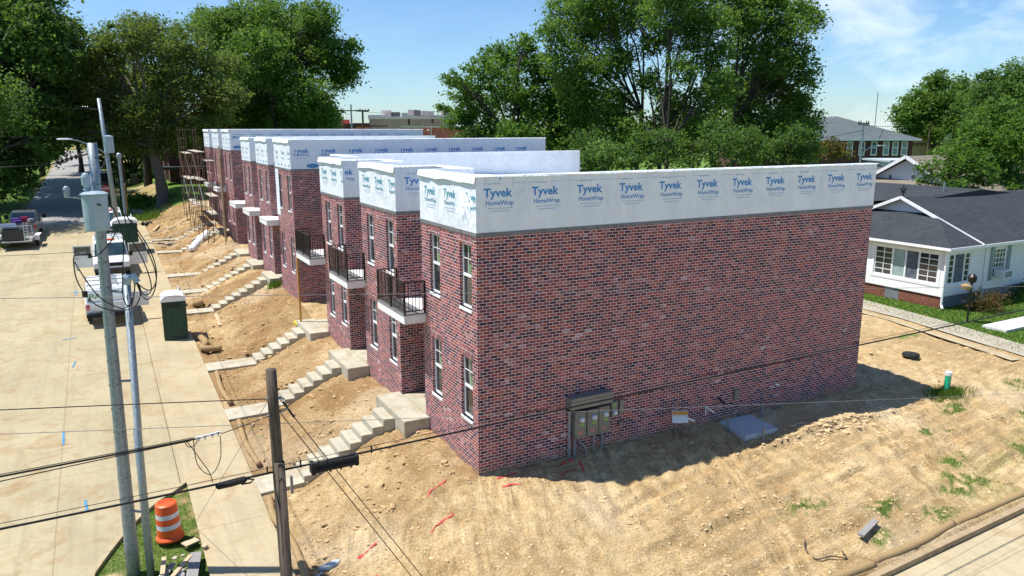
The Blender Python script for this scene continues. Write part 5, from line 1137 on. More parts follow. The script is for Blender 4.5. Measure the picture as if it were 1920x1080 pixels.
for (a,b) in ((0,0),): 
    m=MB(); m.box(HX-.02,HX-.002,6.05,9.9,1.06,1.2); m.box(HX-.02,HX-.002,6.05,9.9,2.72,2.86); m.box(HX-.02,HX-.002,6.05,6.19,1.2,2.72); m.box(HX-.02,HX-.002,9.76,9.9,1.2,2.72); m.box(HX-.03,HX+.12,HY-.03,HY-.002,.6,3.12); m.box(28.45,30.5,HY-.02,HY-.002,1.06,1.2); m.build('window_trim',M['vinyl'],T)
m=MB(); m.tube([(HX-.08,HY-.1,3.0),(HX-.08,HY-.1,.25),(HX-.2,HY-.25,.1)],.06,8); m.build('downspout',M['vinyl'],T)
m=MB(); m.tube([(PX+.1,HY-.05,3.05),(PX+.1,HY-.05,.3),(PX+.05,HY-.25,.12)],.06,8); m.build('downspout',M['vinyl'],T)
# roofs: main gable (ridge along X), cross wing, porch hip
RZ=5.12; RY=10.15; EY=HY-.45; GX=30.85
ez=3.14
def gz(y): return ez+(RZ-ez)*(y-EY)/(RY-EY)
m=MB(); t=.09
m.add([(GX-.35,EY,ez),(48,EY,ez),(48,RY,RZ),(GX-.35,RY,RZ)],[(0,1,2,3)])
m.add([(GX-.35,2*RY-EY,ez),(48,2*RY-EY,ez),(48,RY,RZ),(GX-.35,RY,RZ)],[(3,2,1,0)])
m.add([(33,RY-.3,RZ-.1),(37.5,RY-.3,5.32),(37.5,24,5.32),(33,24,3.2),(42,RY-.3,RZ-.3),(42,24,3.2)],[(0,1,2,3),(1,4,5,2),(0,4,1)])
# porch hip
PE=HX-.42; m.add([(PE,EY,ez+.002),(GX-.02,EY,ez+.002),(GX-.02,8.2,4.35),(GX-.02,12.1,4.35),(GX-.02,14.85,ez),(PE,14.85,ez)],[(0,1,2),(0,2,3,5),(5,3,4)])
m.build('roof',M['shingle'],T)
m=MB()
m.bar((GX-.37,EY-.02,ez-.03),(GX-.37,RY,RZ-.0),.05,.16); m.bar((GX-.37,2*RY-EY,ez),(GX-.37,RY,RZ),.05,.16)
m.box(PE-.03,PE+.1,EY-.04,14.9,ez-.14,ez-.006); m.box(PE+.1,48,EY-.06,EY+.06,ez-.14,ez-.006); m.build('eave_trim',M['vinyl'],T)
m=MB(); m.box(PE+.1,HX+.1,EY+.06,14.7,ez-.05,ez-.03); m.box(HX+.1,48,EY+.06,HY+.2,ez-.05,ez-.03); m.build('soffit',M['white'],T)
m=MB(); m.add([(GX,EY,ez),(GX,2*RY-EY,ez),(GX,RY,RZ-.06)],[(0,1,2)]); m.build('gable_wall',M['siding'],T)
m=MB(); m.tube([(35.5,RY+.8,5.0),(35.5,RY+.8,5.75)],.05,8); m.build('vent_pipe',M['galv'],T)
m=MB(); S=(GX-.2,RY+.0,RZ+.42); pts=[]; 
for i in range(10): a=PI/2+i*PI/5; r=.30 if i%2==0 else .13; pts.append((S[0],S[1]+math.cos(a)*r,S[2]+math.sin(a)*r))
m.add([(S[0]-.06,S[1],S[2]),(S[0]+.06,S[1],S[2])]+pts,[(0,2+i,2+(i+1)%10) for i in range(10)]+[(1,2+(i+1)%10,2+i) for i in range(10)]); m.tube([(S[0],S[1],RZ-.05),(S[0],S[1],S[2]-.1)],.05,6)
tag(m.build('star_ornament',M['darkcar'],loc=(S[0],S[1],RZ)),'dark metal star ornament on the gable peak of the white house','ornament')
T=thing('window_air_conditioner','white window air conditioner in the side window of the house','air conditioner',(33.1,HY-.1,1.15)); m=MB(); m.box(32.72,33.48,HY-.42,HY+.14,1.18,1.62); m.build('case',M['white'],T,bev=.02)
m=MB(); 
for k_ in range(7): m.box(32.78+k_*.09,32.82+k_*.09,HY-.435,HY-.42,1.24,1.56)
m.box(33.482,33.49,HY-.38,HY-.02,1.24,1.56); m.build('vent_grille',M['foundation'],T)
T=thing('lamp_post','black lamp post with a round dark lantern on the lawn','lamp post',(26.8,3.62,0)); m=MB(); m.tube([(26.8,3.62,-.1),(26.8,3.62,1.9)],.045,8); m.build('post',M['black_metal'],T)
m=MB(); m.lathe((26.8,3.62,1.86),[(.06,0),(.17,.08),(.2,.3),(.17,.34),(.05,.46)],10); m.build('lantern',M['black_metal'],T)
m=MB(); m.lathe((26.62,3.75,1.55),[(.05,0),(.2,.05),(.24,.2),(.1,.28)],10); tag(m.build('hanging_basket',M['straw'],loc=(26.62,3.75,1.6)),'brown wire basket hanging on the lamp post','basket')
# ------------------------------------------------------------------ background buildings
def hip(mb,x0,x1,y0,y1,z,rz,ins,m=0):
    mx=min(x1-x0,y1-y0)/2
    if (x1-x0)>(y1-y0): r0=(x0+ins,(y0+y1)/2,rz); r1=(x1-ins,(y0+y1)/2,rz); mb.add([(x0,y0,z),(x1,y0,z),(x1,y1,z),(x0,y1,z),r0,r1],[(0,1,5,4),(1,2,5),(2,3,4,5),(3,0,4)],m)
    else: r0=((x0+x1)/2,y0+ins,rz); r1=((x0+x1)/2,y1-ins,rz); mb.add([(x0,y0,z),(x1,y0,z),(x1,y1,z),(x0,y1,z),r0,r1],[(0,1,4),(1,2,5,4),(2,3,5),(3,0,4,5)],m)
def local(name,label,cat,loc,rz): return thing(name,label,cat,loc,rz)
# white cottage with brown roof
T=local('cottage','small white cottage with a tan shingle roof behind the townhouse corner','house',(44.2,19.3,.3),rad(6))
m=MB(); m.box(0,13,-4.2,4.2,-.5,4.0); m.add([(0,-4.2,4.0),(0,4.2,4.0),(0,0,6.35)],[(0,1,2)]); lmesh(m,'wall',M['siding'],T)
m=MB(); m.add([(-.5,-4.6,3.8),(13.4,-4.6,3.8),(13.4,0,6.55),(-.5,0,6.55)],[(0,1,2,3)]); m.add([(-.5,4.6,3.8),(13.4,4.6,3.8),(13.4,0,6.55),(-.5,0,6.55)],[(3,2,1,0)]); m.add([(-4.5,-4.8,3.4),(-4.5,5,3.4),(.0,4.6,5.0),(.0,-4.0,4.6)],[(0,3,2,1)]); lmesh(m,'roof',M['shingle_tan'],T)
m=MB(); m.bar((-.55,-4.65,3.75),(-.55,0,6.5),.06,.22); m.bar((-.55,4.65,3.75),(-.55,0,6.5),.06,.22); lmesh(m,'gable_trim',M['vinyl'],T)
m=MB(); m.box(-.03,0,-.5,-.3,4.5,5.2); m.box(-.03,0,1.2,1.4,4.6,5.1); lmesh(m,'vent',M['foundation'],T)
m=MB(); m.box(-4.2,0,-4.4,4.6,-.5,3.4); lmesh(m,'porch',M['siding'],T)
# brick apartment with hipped roof
c,s=math.cos(rad(-28)),math.sin(rad(-28))
T=local('apartment_house','two storey dark brick apartment house with a gray green hipped roof','apartment house',(73.6,55.3,1.2),rad(-28))
m=MB(); m.box(0,14.9,0,16,-1,6.25); lmesh(m,'wall',M['darkbrick'],T)
m=MB(); hip(m,-.7,15.6,-.7,16.7,6.3,9.3,7.4); m.add([(-9,-.7,6.2),(0,-.7,6.2),(6.5,7.5,9.2),(-6,7.5,9.2)],[(0,1,2,3)]); lmesh(m,'roof',M['shingle_gray'],T)
m=MB(); m.box(-9,15.6,-.85,-.72,6.08,6.3); lmesh(m,'fascia',M['white'],T)
m=MB(); m.box(-8.5,0,.3,8,-1,6.1); lmesh(m,'side_wing',M['darkbrick'],T)
for xx in (-5.6,-2.2,1.0,3.4,6.6,8.2,9.8,11.4,12.6,13.8):
    y_=.3 if xx<0 else 0
    m=MB(); m.box(xx-.4,xx+.4,y_-.08,y_-.01,4.15,5.95); f=lmesh(m,'window',M['vinyl'],T); m=MB(); m.box(xx-.28,xx+.28,y_-.1,y_-.085,4.3,5.1); m.box(xx-.28,xx+.28,y_-.1,y_-.085,5.2,5.85); lmesh(m,'pane',M['curtain'] if int(xx*10)%3 else M['shutter'],f)
# tan building
T=local('tan_building','long tan brick building with a dentil cornice behind the far poles','building',(113,68.5,1),rad(-28)); m=MB(); m.box(0,10,0,12,-2,6.5); lmesh(m,'wall',M['tanbrick'],T)
m=MB()
for i in range(22): m.obox((.4+i*.43,-.06,5.2),(.12,.12,.5),ry=.5)
lmesh(m,'cornice',M['darkbrick'],T); m=MB(); m.box(-.1,10.1,-.15,.3,6.5,6.75); lmesh(m,'coping',M['tanbrick'],T)
m=MB(); m.box(10.1,16,1,12,-2,5.6); lmesh(m,'annex',M['foundation'],T)
T=local('outbuilding','low outbuilding with a pale flat roof beside the cottage','outbuilding',(67,37,1),rad(-28)); m=MB(); m.box(0,9,0,6,-1,4.3); lmesh(m,'wall',M['foundation'],T); m=MB(); m.box(-.3,9.3,-.3,6.3,4.3,4.5); m.add([(-1.8,-.3,4.3),(1.5,-.3,4.3),(1.5,-.3,3.8),(-1.0,-.3,3.8)],[(0,1,2,3)]); lmesh(m,'roof',M['steelgray'],T)
# commercial block far behind
T=local('commercial_block','row of flat roofed taupe brick shops beyond the townhouse roofs','commercial building',(52.8,171.5,3),rad(-28.5)); m=MB(); m.box(0,20,0,15,-4,8.3); lmesh(m,'wall',M['taupe'],T)
m=MB(); m.box(-.2,3.4,-.2,15,8.3,9.3); m.box(3.4,8.2,-.15,.6,8.3,8.9); m.box(8.2,9.6,-.2,.6,8.3,9.8); m.box(9.6,15,-.15,.6,8.3,9.1); m.box(15,16.2,-.2,.6,8.3,10.2); m.box(16.2,20,-.15,.6,8.3,9.2); lmesh(m,'parapet',M['palewall'],T)
for i,(x,y_,h,w_) in enumerate(((2.6,3,1.6,2.2),(4.8,5,1.2,2),(8.9,6,1.8,2.4),(10.8,3,1.6,1.6),(12.4,6,1.5,1.8),(14.5,3,.9,1.2),(17.4,5,1.5,.5),(18.6,4,1,1.5))): m=MB(); m.box(x,x+w_,y_,y_+2,8.3,8.9+h); lmesh(m,'rooftop_unit',M['foundation'] if i%2 else M['palewall'],T)
m=MB(); m.box(9.7,10.2,-.1,0,6.9,8.3); m.box(15.6,16.0,-.1,0,7.3,8.4); lmesh(m,'scupper',M['darkbrick'],T)
T=local('orange_brick_building','orange brick building end left of the taupe shops','building',(46.5,171,3),rad(-28.5)); m=MB(); m.box(0,5.4,0,10,-4,6.6); lmesh(m,'wall',M['orangewall'],T); m=MB(); m.box(-.1,2,-.15,.3,5.9,7.2); m.box(2,2.6,-.3,10,-4,7.3); m.box(2.6,5.4,-.1,10,6.6,7.3); lmesh(m,'parapet',M['darkbrick'],T)
T=local('brown_brick_building','brown brick building at the edge of the big tree','building',(38.5,173,3),rad(-28.5)); m=MB(); m.box(0,7.5,0,10,-4,8.2); lmesh(m,'wall',M['redbrick_far'],T); m=MB(); m.box(3.3,4.6,1,3,8.2,9.2); m.box(0,3,-.1,.4,8.2,8.9); lmesh(m,'rooftop_unit',M['palewall'],T); m=MB(); m.box(2.0,2.2,-.2,-.02,-4,8.2); m.box(4.8,7.5,-.25,-.02,-4,7.0); lmesh(m,'side_bay',M['taupe'],T)
T=local('red_brick_store','low red brick store right behind the farthest roof','building',(52.5,148.5,3),rad(-28.5)); m=MB(); m.box(0,14,0,12,-4,6.2); lmesh(m,'wall',M['redbrick_far'],T); m=MB(); m.box(-.1,14,-.15,.3,6.2,6.45); lmesh(m,'coping',M['palewall'],T); m=MB(); m.box(6.8,7.0,-.2,-.02,-4,6.2); m.lathe((6.3,-.3,5.4),[(.2,0),(.25,.2),(.15,.35)],8); m.box(4.6,5.4,-.1,-.01,1.6,2.6); lmesh(m,'fixture',M['palewall'],T); m=MB(); m.tube([(5.2,2,6.2),(5.2,2,7.3)],.2,8); lmesh(m,'roof_vent',M['foundation'],T)
# dark houses under the trees
T=local('brick_house','dark brick house with a gabled roof in deep shade behind the scaffold','house',(-.5,82,1.2),0); m=MB(); m.box(0,11,0,12,-1,5.2); m.add([(0,0,5.2),(11,0,5.2),(5.5,0,8.8)],[(0,1,2)]); lmesh(m,'wall',M['darkbrick'],T)
m=MB(); m.add([(-.5,-.6,4.9),(5.5,-.6,8.9),(5.5,12,8.9),(-.5,12,4.9)],[(0,1,2,3)]); m.add([(11.5,-.6,4.9),(5.5,-.6,8.9),(5.5,12,8.9),(11.5,12,4.9)],[(3,2,1,0)]); lmesh(m,'roof',M['shingle'],T)
m=MB(); m.box(-1.2,6,-3,-.02,3.1,3.4); m.box(-1,-.8,-2.8,-2.6,-1,3.1); m.box(5.6,5.8,-2.8,-2.6,-1,3.1); lmesh(m,'porch_roof',M['shingle'],T)
for xx in (1.5,4.5,8.5): m=MB(); m.box(xx-.5,xx+.5,-.06,-.01,1.2,2.8); lmesh(m,'window',M['glass'],T)
T=local('tan_house','pale tan house peeking between the branches of the knobby tree','house',(1.0,96,2),0); m=MB(); m.box(0,7,0,8,-1,6.5); m.add([(0,0,6.5),(7,0,6.5),(3.5,0,9)],[(0,1,2)]); lmesh(m,'wall',M['tanbrick'],T); m=MB(); m.add([(-.4,-.4,6.3),(3.5,-.4,9.2),(3.5,8,9.2),(-.4,8,6.3)],[(0,1,2,3)]); m.add([(7.4,-.4,6.3),(3.5,-.4,9.2),(3.5,8,9.2),(7.4,8,6.3)],[(3,2,1,0)]); lmesh(m,'roof',M['shingle'],T)
T=local('trash_bin','dark green wheeled trash bin on the shaded sidewalk','trash bin',(-3.9,92,2.0),0); m=MB(); m.loft([[(-.35,-.35,0),(.35,-.35,0),(.35,.35,0),(-.35,.35,0)],[(-.45,-.45,1.1),(.45,-.45,1.1),(.45,.45,1.1),(-.45,.45,1.1)]]); lmesh(m,'body',M['trashbin'],T); m=MB(); m.box(-.48,.48,-.5,.48,1.1,1.2); lmesh(m,'lid',M['trashbin'],T)
T=local('shed','small pale shed half hidden behind the undergrowth','shed',(24.5,38,1.3),rad(-20)); m=MB(); m.box(0,5,0,4,-1,4.2); lmesh(m,'wall',M['foundation'],T); m=MB(); hip(m,-.3,5.3,-.3,4.3,4.2,5.2,1.8); lmesh(m,'roof',M['steelgray'],T)
# far poles
def far_pole(x,y,z0,z1,lab,arms,steel=False,lamp=False,tr=False,r=.16,rz=-28):
    T=thing('distant_utility_pole',lab,'utility pole',(x,y,z0),rad(rz)); h=z1-z0
    m=MB(); m.tube([(0,0,0),(0,0,h)],[r,r*.75],8); lmesh(m,'shaft',M['galv'] if steel else M['polewood'],T)
    for k_,(dz_,w_) in enumerate(arms): m=MB(); m.box(-w_/2,w_/2,-.08,.08,h-dz_-.1,h-dz_+.1); [m.lathe((xx,0,h-dz_+.1),[(.05,0),(.1,.1),(.04,.3)],6) for xx in (-w_/2+.1,-w_/4,w_/4,w_/2-.1)]; lmesh(m,'crossarm',M['polewood'],T)
    if lamp: m=MB(); m.tube([(0,0,h*.55),(1.2,0,h*.55+.9),(2.2,0,h*.55+1.0)],.05,6); m.obox((2.6,0,h*.55+1.0),(1.0,.3,.15)); lmesh(m,'lamp',M['reflect'],T)
    if tr: m=MB(); m.lathe((-.8,0,h-5.0),[(.55,0),(.55,2.0),(.3,2.2)],12); lmesh(m,'transformer',M['white'],T)
far_pole(37.2,134.3,3,13.6,'gray pole with two crossarms left of the taupe shops',[(1.2,7.2)],True,r=.2)
far_pole(39.2,133.3,3,12.6,'dark wooden pole with crossarms beside the gray pole',[(.3,2.4),(3.2,9.5)],r=.24)
far_pole(76.7,48.3,1,9.6,'pale pole with street lamp in front of the apartment house',[(.2,1.4)],True,True,r=.14)
far_pole(113.1,63.6,1,10,'thin wooden pole in front of the tan building',[],r=.17)
far_pole(116.9,62.0,1,11.4,'wooden pole with white transformer cans near the right trees',[(.3,2.6)],False,True,True,r=.24)
m=MB(); m.tube([(92.5,58.5,8),(92.5,58.5,14)],.06,5); tag(m.build('radio_mast',M['galv'],loc=(92.5,58.5,8)),'thin radio mast behind the apartment house roof','mast')
for a,b,l in (((37.2,134,12.4),(15,140,12.6),'far line left of the crossarm pole'),((37.2,134,12.4),(70,120,10.5),'far line right of the crossarm pole'),((76.7,48.3,8.6),(55,62,4.5),'far line left of the pale lamp pole'),((76.7,48.3,9.2),(113.1,63.6,9.8),'far line joining the pale lamp pole and thin wooden pole'),((113.1,63.6,9.6),(116.9,62,10.6),'far line between the two poles by the tan building'),((116.9,62,10.9),(140,50,9.5),'far line right of the transformer pole')):
    cable(a,b,.3,.03,l,grp='distant overhead lines')
T=thing('blue_van','small blue car roof showing behind the undergrowth','car',(66,44,1)); m=MB()
body_loft(T,'body',[(-2.2,.4),(-2.3,1.2),(-1.8,2.0),(1.0,2.05),(1.6,1.2),(2.3,1.0),(2.3,.4)],1.8,M['ink_light'],.1,1.2,.05)
# ------------------------------------------------------------------ trees
TREES={
'left_big':((-17.3,71.3),[[-9.3,70.1,14.9,2.11],[-10.0,70.8,12.0,2.22],[-9.7,72.3,18.0,2.01],[-8.7,71.5,17.3,1.31],[-9.9,69.7,10.2,1.51],[-13.4,72.5,6.4,2.01],[-11.5,66.4,7.2,1.21],[-14.4,71.7,16.8,4.78],[-12.9,77.5,13.7,4.03],[-18.0,76.5,12.0,6.04],[-14.0,75.5,8.9,3.52],[-11.5,66.9,17.4,2.77],[-15.8,73.2,19.7,5.54],[-11.7,67.0,10.1,2.42],[-15.2,70.4,5.0,2.52],[-18.0,72.3,4.4,3.52],[-10.5,65.9,14.6,2.11],[-11.7,69.1,20.4,2.52],[-11.0,67.2,8.2,1.61]]),
'left_far':((-10.2,120.4),[[-8.8,128.6,19.1,3.47],[-8.2,125.2,13.2,3.71],[-10.5,119.0,14.9,3.3],[-7.9,123.5,9.0,2.89],[-10.3,117.9,9.8,2.89],[-5.6,123.1,21.2,2.48]]),
'oak':((-2.5,67.4),[[-6.1,68.7,16.2,2.22],[-4.0,66.2,17.0,2.53],[-0.9,73.2,17.8,2.75],[0.7,65.2,16.2,2.75],[-7.2,69.0,13.4,2.64],[-4.2,75.9,13.9,3.17],[-0.8,72.8,13.8,3.17],[1.3,64.8,13.0,2.9],[4.6,69.4,14.9,2.11],[-8.2,71.9,10.8,2.01],[-5.9,71.8,10.3,2.38],[-3.0,66.0,10.2,2.53],[0.2,70.6,10.3,2.22],[2.9,67.0,10.5,2.01],[-2.8,73.9,18.9,1.9],[-8.0,74.9,15.3,1.58],[-9.1,70.4,8.7,1.58],[-4.5,68.1,8.2,1.8],[-0.9,65.2,8.2,1.58],[1.6,63.7,8.7,1.69],[3.9,62.5,11.9,1.8],[-6.9,69.2,7.5,1.37],[-4.1,69.1,7.3,1.27],[-2.4,65.4,7.5,1.27],[-0.1,67.3,7.3,1.27]]),
'maple':((14.6,95.6),[[9.4,100.0,22.0,4.15],[13.3,97.5,23.0,4.53],[18.8,102.8,24.0,4.15],[21.0,96.1,22.3,3.4],[22.2,92.7,18.8,3.17],[23.7,93.2,15.6,2.27],[19.5,100.1,18.9,4.91],[12.6,91.8,18.0,4.91],[11.1,108.8,18.4,4.53],[17.4,89.4,13.2,3.78],[14.9,101.8,13.6,4.53],[11.0,105.3,12.9,4.53],[20.8,92.1,23.9,2.64],[8.2,106.7,23.4,3.02],[24.7,92.3,17.4,1.89],[16.6,96.6,9.7,3.02],[19.6,89.8,11.5,2.64],[24.9,91.4,19.9,1.36],[19.9,91.4,9.3,2.11],[12.8,103.7,10.2,3.4]]),
'ash':((23.8,42.4),[[21.5,43.3,13.5,1.75],[21.2,46.5,12.1,1.48],[25.1,46.8,15.0,1.94],[23.1,47.2,10.8,2.08],[23.8,42.4,12.0,2.31],[26.0,41.8,13.8,2.08],[25.9,42.4,10.2,2.54],[23.2,45.3,8.4,2.08],[23.3,40.1,8.2,2.08],[28.4,43.0,11.2,2.08],[29.0,42.1,8.4,1.85],[20.9,46.6,9.6,1.38],[19.4,44.8,12.9,0.83],[21.5,46.2,7.5,1.38],[24.9,42.1,15.7,1.29],[26.5,40.2,8.0,1.85],[20.4,45.0,7.7,1.29]]),
'tall_left':((30.0,34.4),[[28.1,41.0,18.6,1.73],[28.2,37.1,18.3,1.95],[29.2,40.1,16.4,1.82],[30.3,37.1,17.0,1.95],[25.9,37.3,14.3,1.73],[27.7,36.1,13.5,1.82],[29.2,34.7,14.2,1.65],[30.5,33.8,17.8,1.95],[25.1,37.7,16.3,1.3],[28.3,37.8,11.0,1.95],[28.7,39.1,8.9,1.82],[28.7,34.6,11.1,1.3],[27.8,35.0,19.3,2.17],[34.6,39.3,21.0,2.17],[29.5,35.5,8.9,1.65],[26.6,37.1,12.2,1.52]]),
'tall_mid':((30.0,29.8),[[30.3,30.3,17.3,1.95],[33.6,31.3,18.1,2.03],[31.4,32.9,15.4,1.46],[32.4,30.4,15.6,1.7],[34.1,29.4,16.3,1.95],[30.3,29.3,19.0,2.03],[36.4,32.7,20.1,2.03],[30.6,28.6,13.1,1.38],[34.2,29.3,14.0,1.54],[30.5,32.5,12.5,1.22],[33.0,27.3,11.5,1.54],[32.8,30.5,10.9,1.3],[31.9,31.9,9.9,1.38],[33.1,29.4,8.9,1.46],[29.6,32.2,8.9,1.46]]),
'tall_right':((39.0,31.9),[[38.8,31.5,18.1,2.24],[42.5,32.2,18.0,2.15],[42.7,30.0,16.5,1.79],[42.8,34.7,15.7,2.01],[41.9,30.7,14.4,2.01],[44.3,30.6,14.1,1.7],[42.3,35.2,13.0,1.88],[44.1,33.1,12.0,2.01],[46.3,32.2,11.6,1.7],[40.3,31.7,9.7,1.88],[42.7,30.4,9.1,2.01],[45.2,30.3,8.6,1.43],[45.9,30.7,17.6,1.12],[40.4,32.7,20.4,2.24],[43.5,32.1,20.2,1.79],[44.5,29.3,12.7,0.9],[40.6,30.7,8.0,1.61],[47.1,32.9,18.8,1.34]]),
'under1':((23.1,26.6),[[22.8,29.4,7.7,1.38],[23.5,27.1,7.2,1.27],[24.8,25.9,7.6,1.31],[21.8,26.6,6.7,1.09],[23.3,25.0,6.4,0.91],[20.8,27.0,6.6,0.91]]),
'under4':((38.3,35.7),[[33.6,39.8,7.1,1.31],[37.0,39.1,7.9,1.69],[40.1,35.4,12.7,1.64],[28.9,42.7,7.9,1.41],[40.7,36.9,10.8,1.36],[43.8,34.3,7.9,1.59],[46.1,32.6,7.0,1.55],[37.4,38.8,11.8,1.36],[41.1,34.6,11.7,1.83],[39.8,36.8,8.9,1.73],[28.2,41.6,12.7,1.31],[44.4,34.0,13.0,1.41],[46.2,35.0,13.2,1.83],[47.2,33.0,10.4,1.55],[39.7,34.3,8.9,1.73],[46.3,34.4,8.4,1.5],[43.7,33.8,6.7,1.55],[31.0,40.7,9.2,1.27],[27.7,39.9,11.8,1.55],[32.9,39.9,10.4,1.69],[36.5,36.2,9.9,1.5],[39.3,36.9,9.0,1.64],[35.1,37.4,7.2,1.64],[37.3,37.9,6.6,1.36],[47.8,32.3,9.5,1.69],[29.6,43.2,10.2,1.64],[41.8,34.1,11.5,1.73],[46.9,32.8,9.7,1.59],[47.9,32.1,6.7,1.64],[31.4,42.6,11.0,1.69]]),
'right_bush':((43.6,15.6),[[41.8,16.0,6.1,0.73],[44.2,16.5,6.7,0.95],[43.7,16.4,5.4,0.87],[44.5,15.6,5.8,1.02],[46.1,15.4,5.2,0.87],[46.9,15.2,5.5,0.95],[41.7,16.3,5.3,0.51],[44.7,15.1,6.7,1.09],[42.6,14.7,5.0,0.8]]),
'under2':((26.6,22.5),[[26.2,24.8,7.9,1.47],[27.6,23.7,7.4,1.05],[28.0,21.9,8.1,1.54],[26.3,23.2,6.6,0.91],[28.2,22.2,6.6,0.87],[24.7,24.3,6.9,0.91]]),
'under3':((34.0,23.1),[[31.4,22.7,7.8,1.66],[35.1,23.7,7.2,1.13],[35.9,22.8,8.0,1.51],[34.1,23.7,6.6,1.06],[35.8,21.9,6.6,0.76],[36.7,22.3,7.9,0.94]]),
'crape':((61.7,40.3),[[62.3,41.3,7.3,0.86],[61.2,41.4,6.7,0.86],[63.1,40.6,6.9,0.8],[60.5,39.4,6.4,1.03],[59.5,40.6,6.0,0.8],[63.0,39.7,6.1,0.69]]),
'right_far1':((117.3,65.7),[[121.0,67.7,12.5,3.27],[122.6,62.3,13.3,2.73],[118.3,68.5,9.8,2.73],[122.8,65.5,8.9,3.09],[117.2,65.7,16.8,1.82],[118.3,67.7,15.6,2.36],[114.3,67.2,13.3,2.36],[117.2,64.0,14.1,2.55],[111.9,67.2,11.1,2.36],[115.9,66.1,11.1,3.09],[118.7,63.7,11.1,2.55],[121.0,64.3,15.9,2.0],[115.8,63.4,8.9,2.55],[114.8,68.0,8.9,2.18],[122.7,63.3,9.8,2.27],[114.0,69.6,10.3,1.27]]),
'right_far2':((112.4,51.0),[[113.0,54.3,15.2,2.73],[113.0,51.4,16.6,2.41],[112.6,57.0,12.2,2.73],[105.5,50.6,8.1,2.73],[110.3,53.3,13.2,2.9],[111.8,51.2,14.3,3.22],[114.8,50.3,12.0,4.02],[107.3,50.4,10.0,3.38],[118.7,53.4,7.3,4.02],[109.1,53.5,10.9,2.09],[111.8,46.6,13.4,4.02],[109.7,54.3,8.1,2.01],[111.6,45.0,7.4,4.83]]),
'right_near':((52.8,17.5),[[49.8,19.5,6.8,1.38],[50.5,18.4,8.2,1.38],[53.5,18.4,10.0,1.38],[49.5,20.3,5.0,0.81],[52.0,19.4,5.4,1.38],[52.0,17.2,4.5,1.05],[50.2,20.2,5.8,1.22],[50.9,19.3,6.4,1.42],[51.2,17.9,7.3,1.46],[51.6,16.3,7.9,1.7],[53.3,17.8,5.6,1.95],[51.2,18.4,5.0,1.46],[58.4,18.2,5.9,2.23],[50.7,19.8,4.6,0.89],[53.0,18.4,8.8,1.01],[53.5,17.2,9.4,1.3],[48.9,20.4,5.6,0.65],[52.2,13.7,8.1,2.43],[51.7,15.9,4.6,1.22]]),
'back1':((-19.1,162.1),[[-22.4,166.0,8.1,4.2],[-19.0,163.8,5.0,3.15],[-15.3,156.9,3.0,2.31],[-22.1,164.9,1.9,3.15]]),
'shade1':((-15.2,116.3),[[-12.2,121.0,12.2,3.13],[-9.1,113.7,13.9,3.29],[-13.9,117.1,14.4,3.13],[-6.9,111.1,11.6,2.35],[-10.8,113.5,10.1,2.19]]),
'shade2':((-15.3,134.7),[[-9.7,138.2,11.3,2.69],[-6.7,131.0,13.4,2.86],[-12.3,138.4,9.5,2.33],[-5.7,134.7,10.4,2.33],[-8.7,133.0,9.1,1.79]]),
'wood1':((-3.7,96.2),[[-0.4,93.3,7.6,2.1],[-4.1,101.2,9.0,2.1],[-7.7,99.1,8.0,2.1],[-1.4,94.0,3.5,2.1],[-5.6,96.2,7.3,2.45],[-2.8,100.4,5.8,2.45],[-4.5,96.1,2.8,1.96],[-6.2,96.2,4.9,1.68]]),
'wood2':((4.6,114.8),[[10.9,112.1,8.2,3.36],[0.5,112.7,3.4,2.94],[11.5,112.4,4.9,2.52],[2.5,115.8,6.6,3.36],[6.2,112.0,8.2,3.78],[8.8,116.2,4.8,3.36],[4.8,118.0,3.1,2.94]]),
'far_bit':((97.3,226.0),[[96.4,227.6,15.7,1.64],[100.1,228.6,15.1,1.82],[101.7,225.5,14.2,2.18],[99.7,230.7,14.1,1.45]]),
'behind_maple':((13.6,127.2),[[14.2,133.2,11.4,4.25],[18.6,122.1,9.9,4.25],[23.5,120.0,9.5,3.78],[27.6,117.7,10.4,2.83]]),
'street_end':((-11.6,204.0),[[-13.5,210.6,6.3,2.39],[-9.8,202.4,7.2,2.66],[-6.4,203.3,6.3,2.39],[-3.4,200.7,7.2,2.66],[-17.0,209.2,6.3,2.13],[-0.5,200.1,6.3,2.13]]),
}

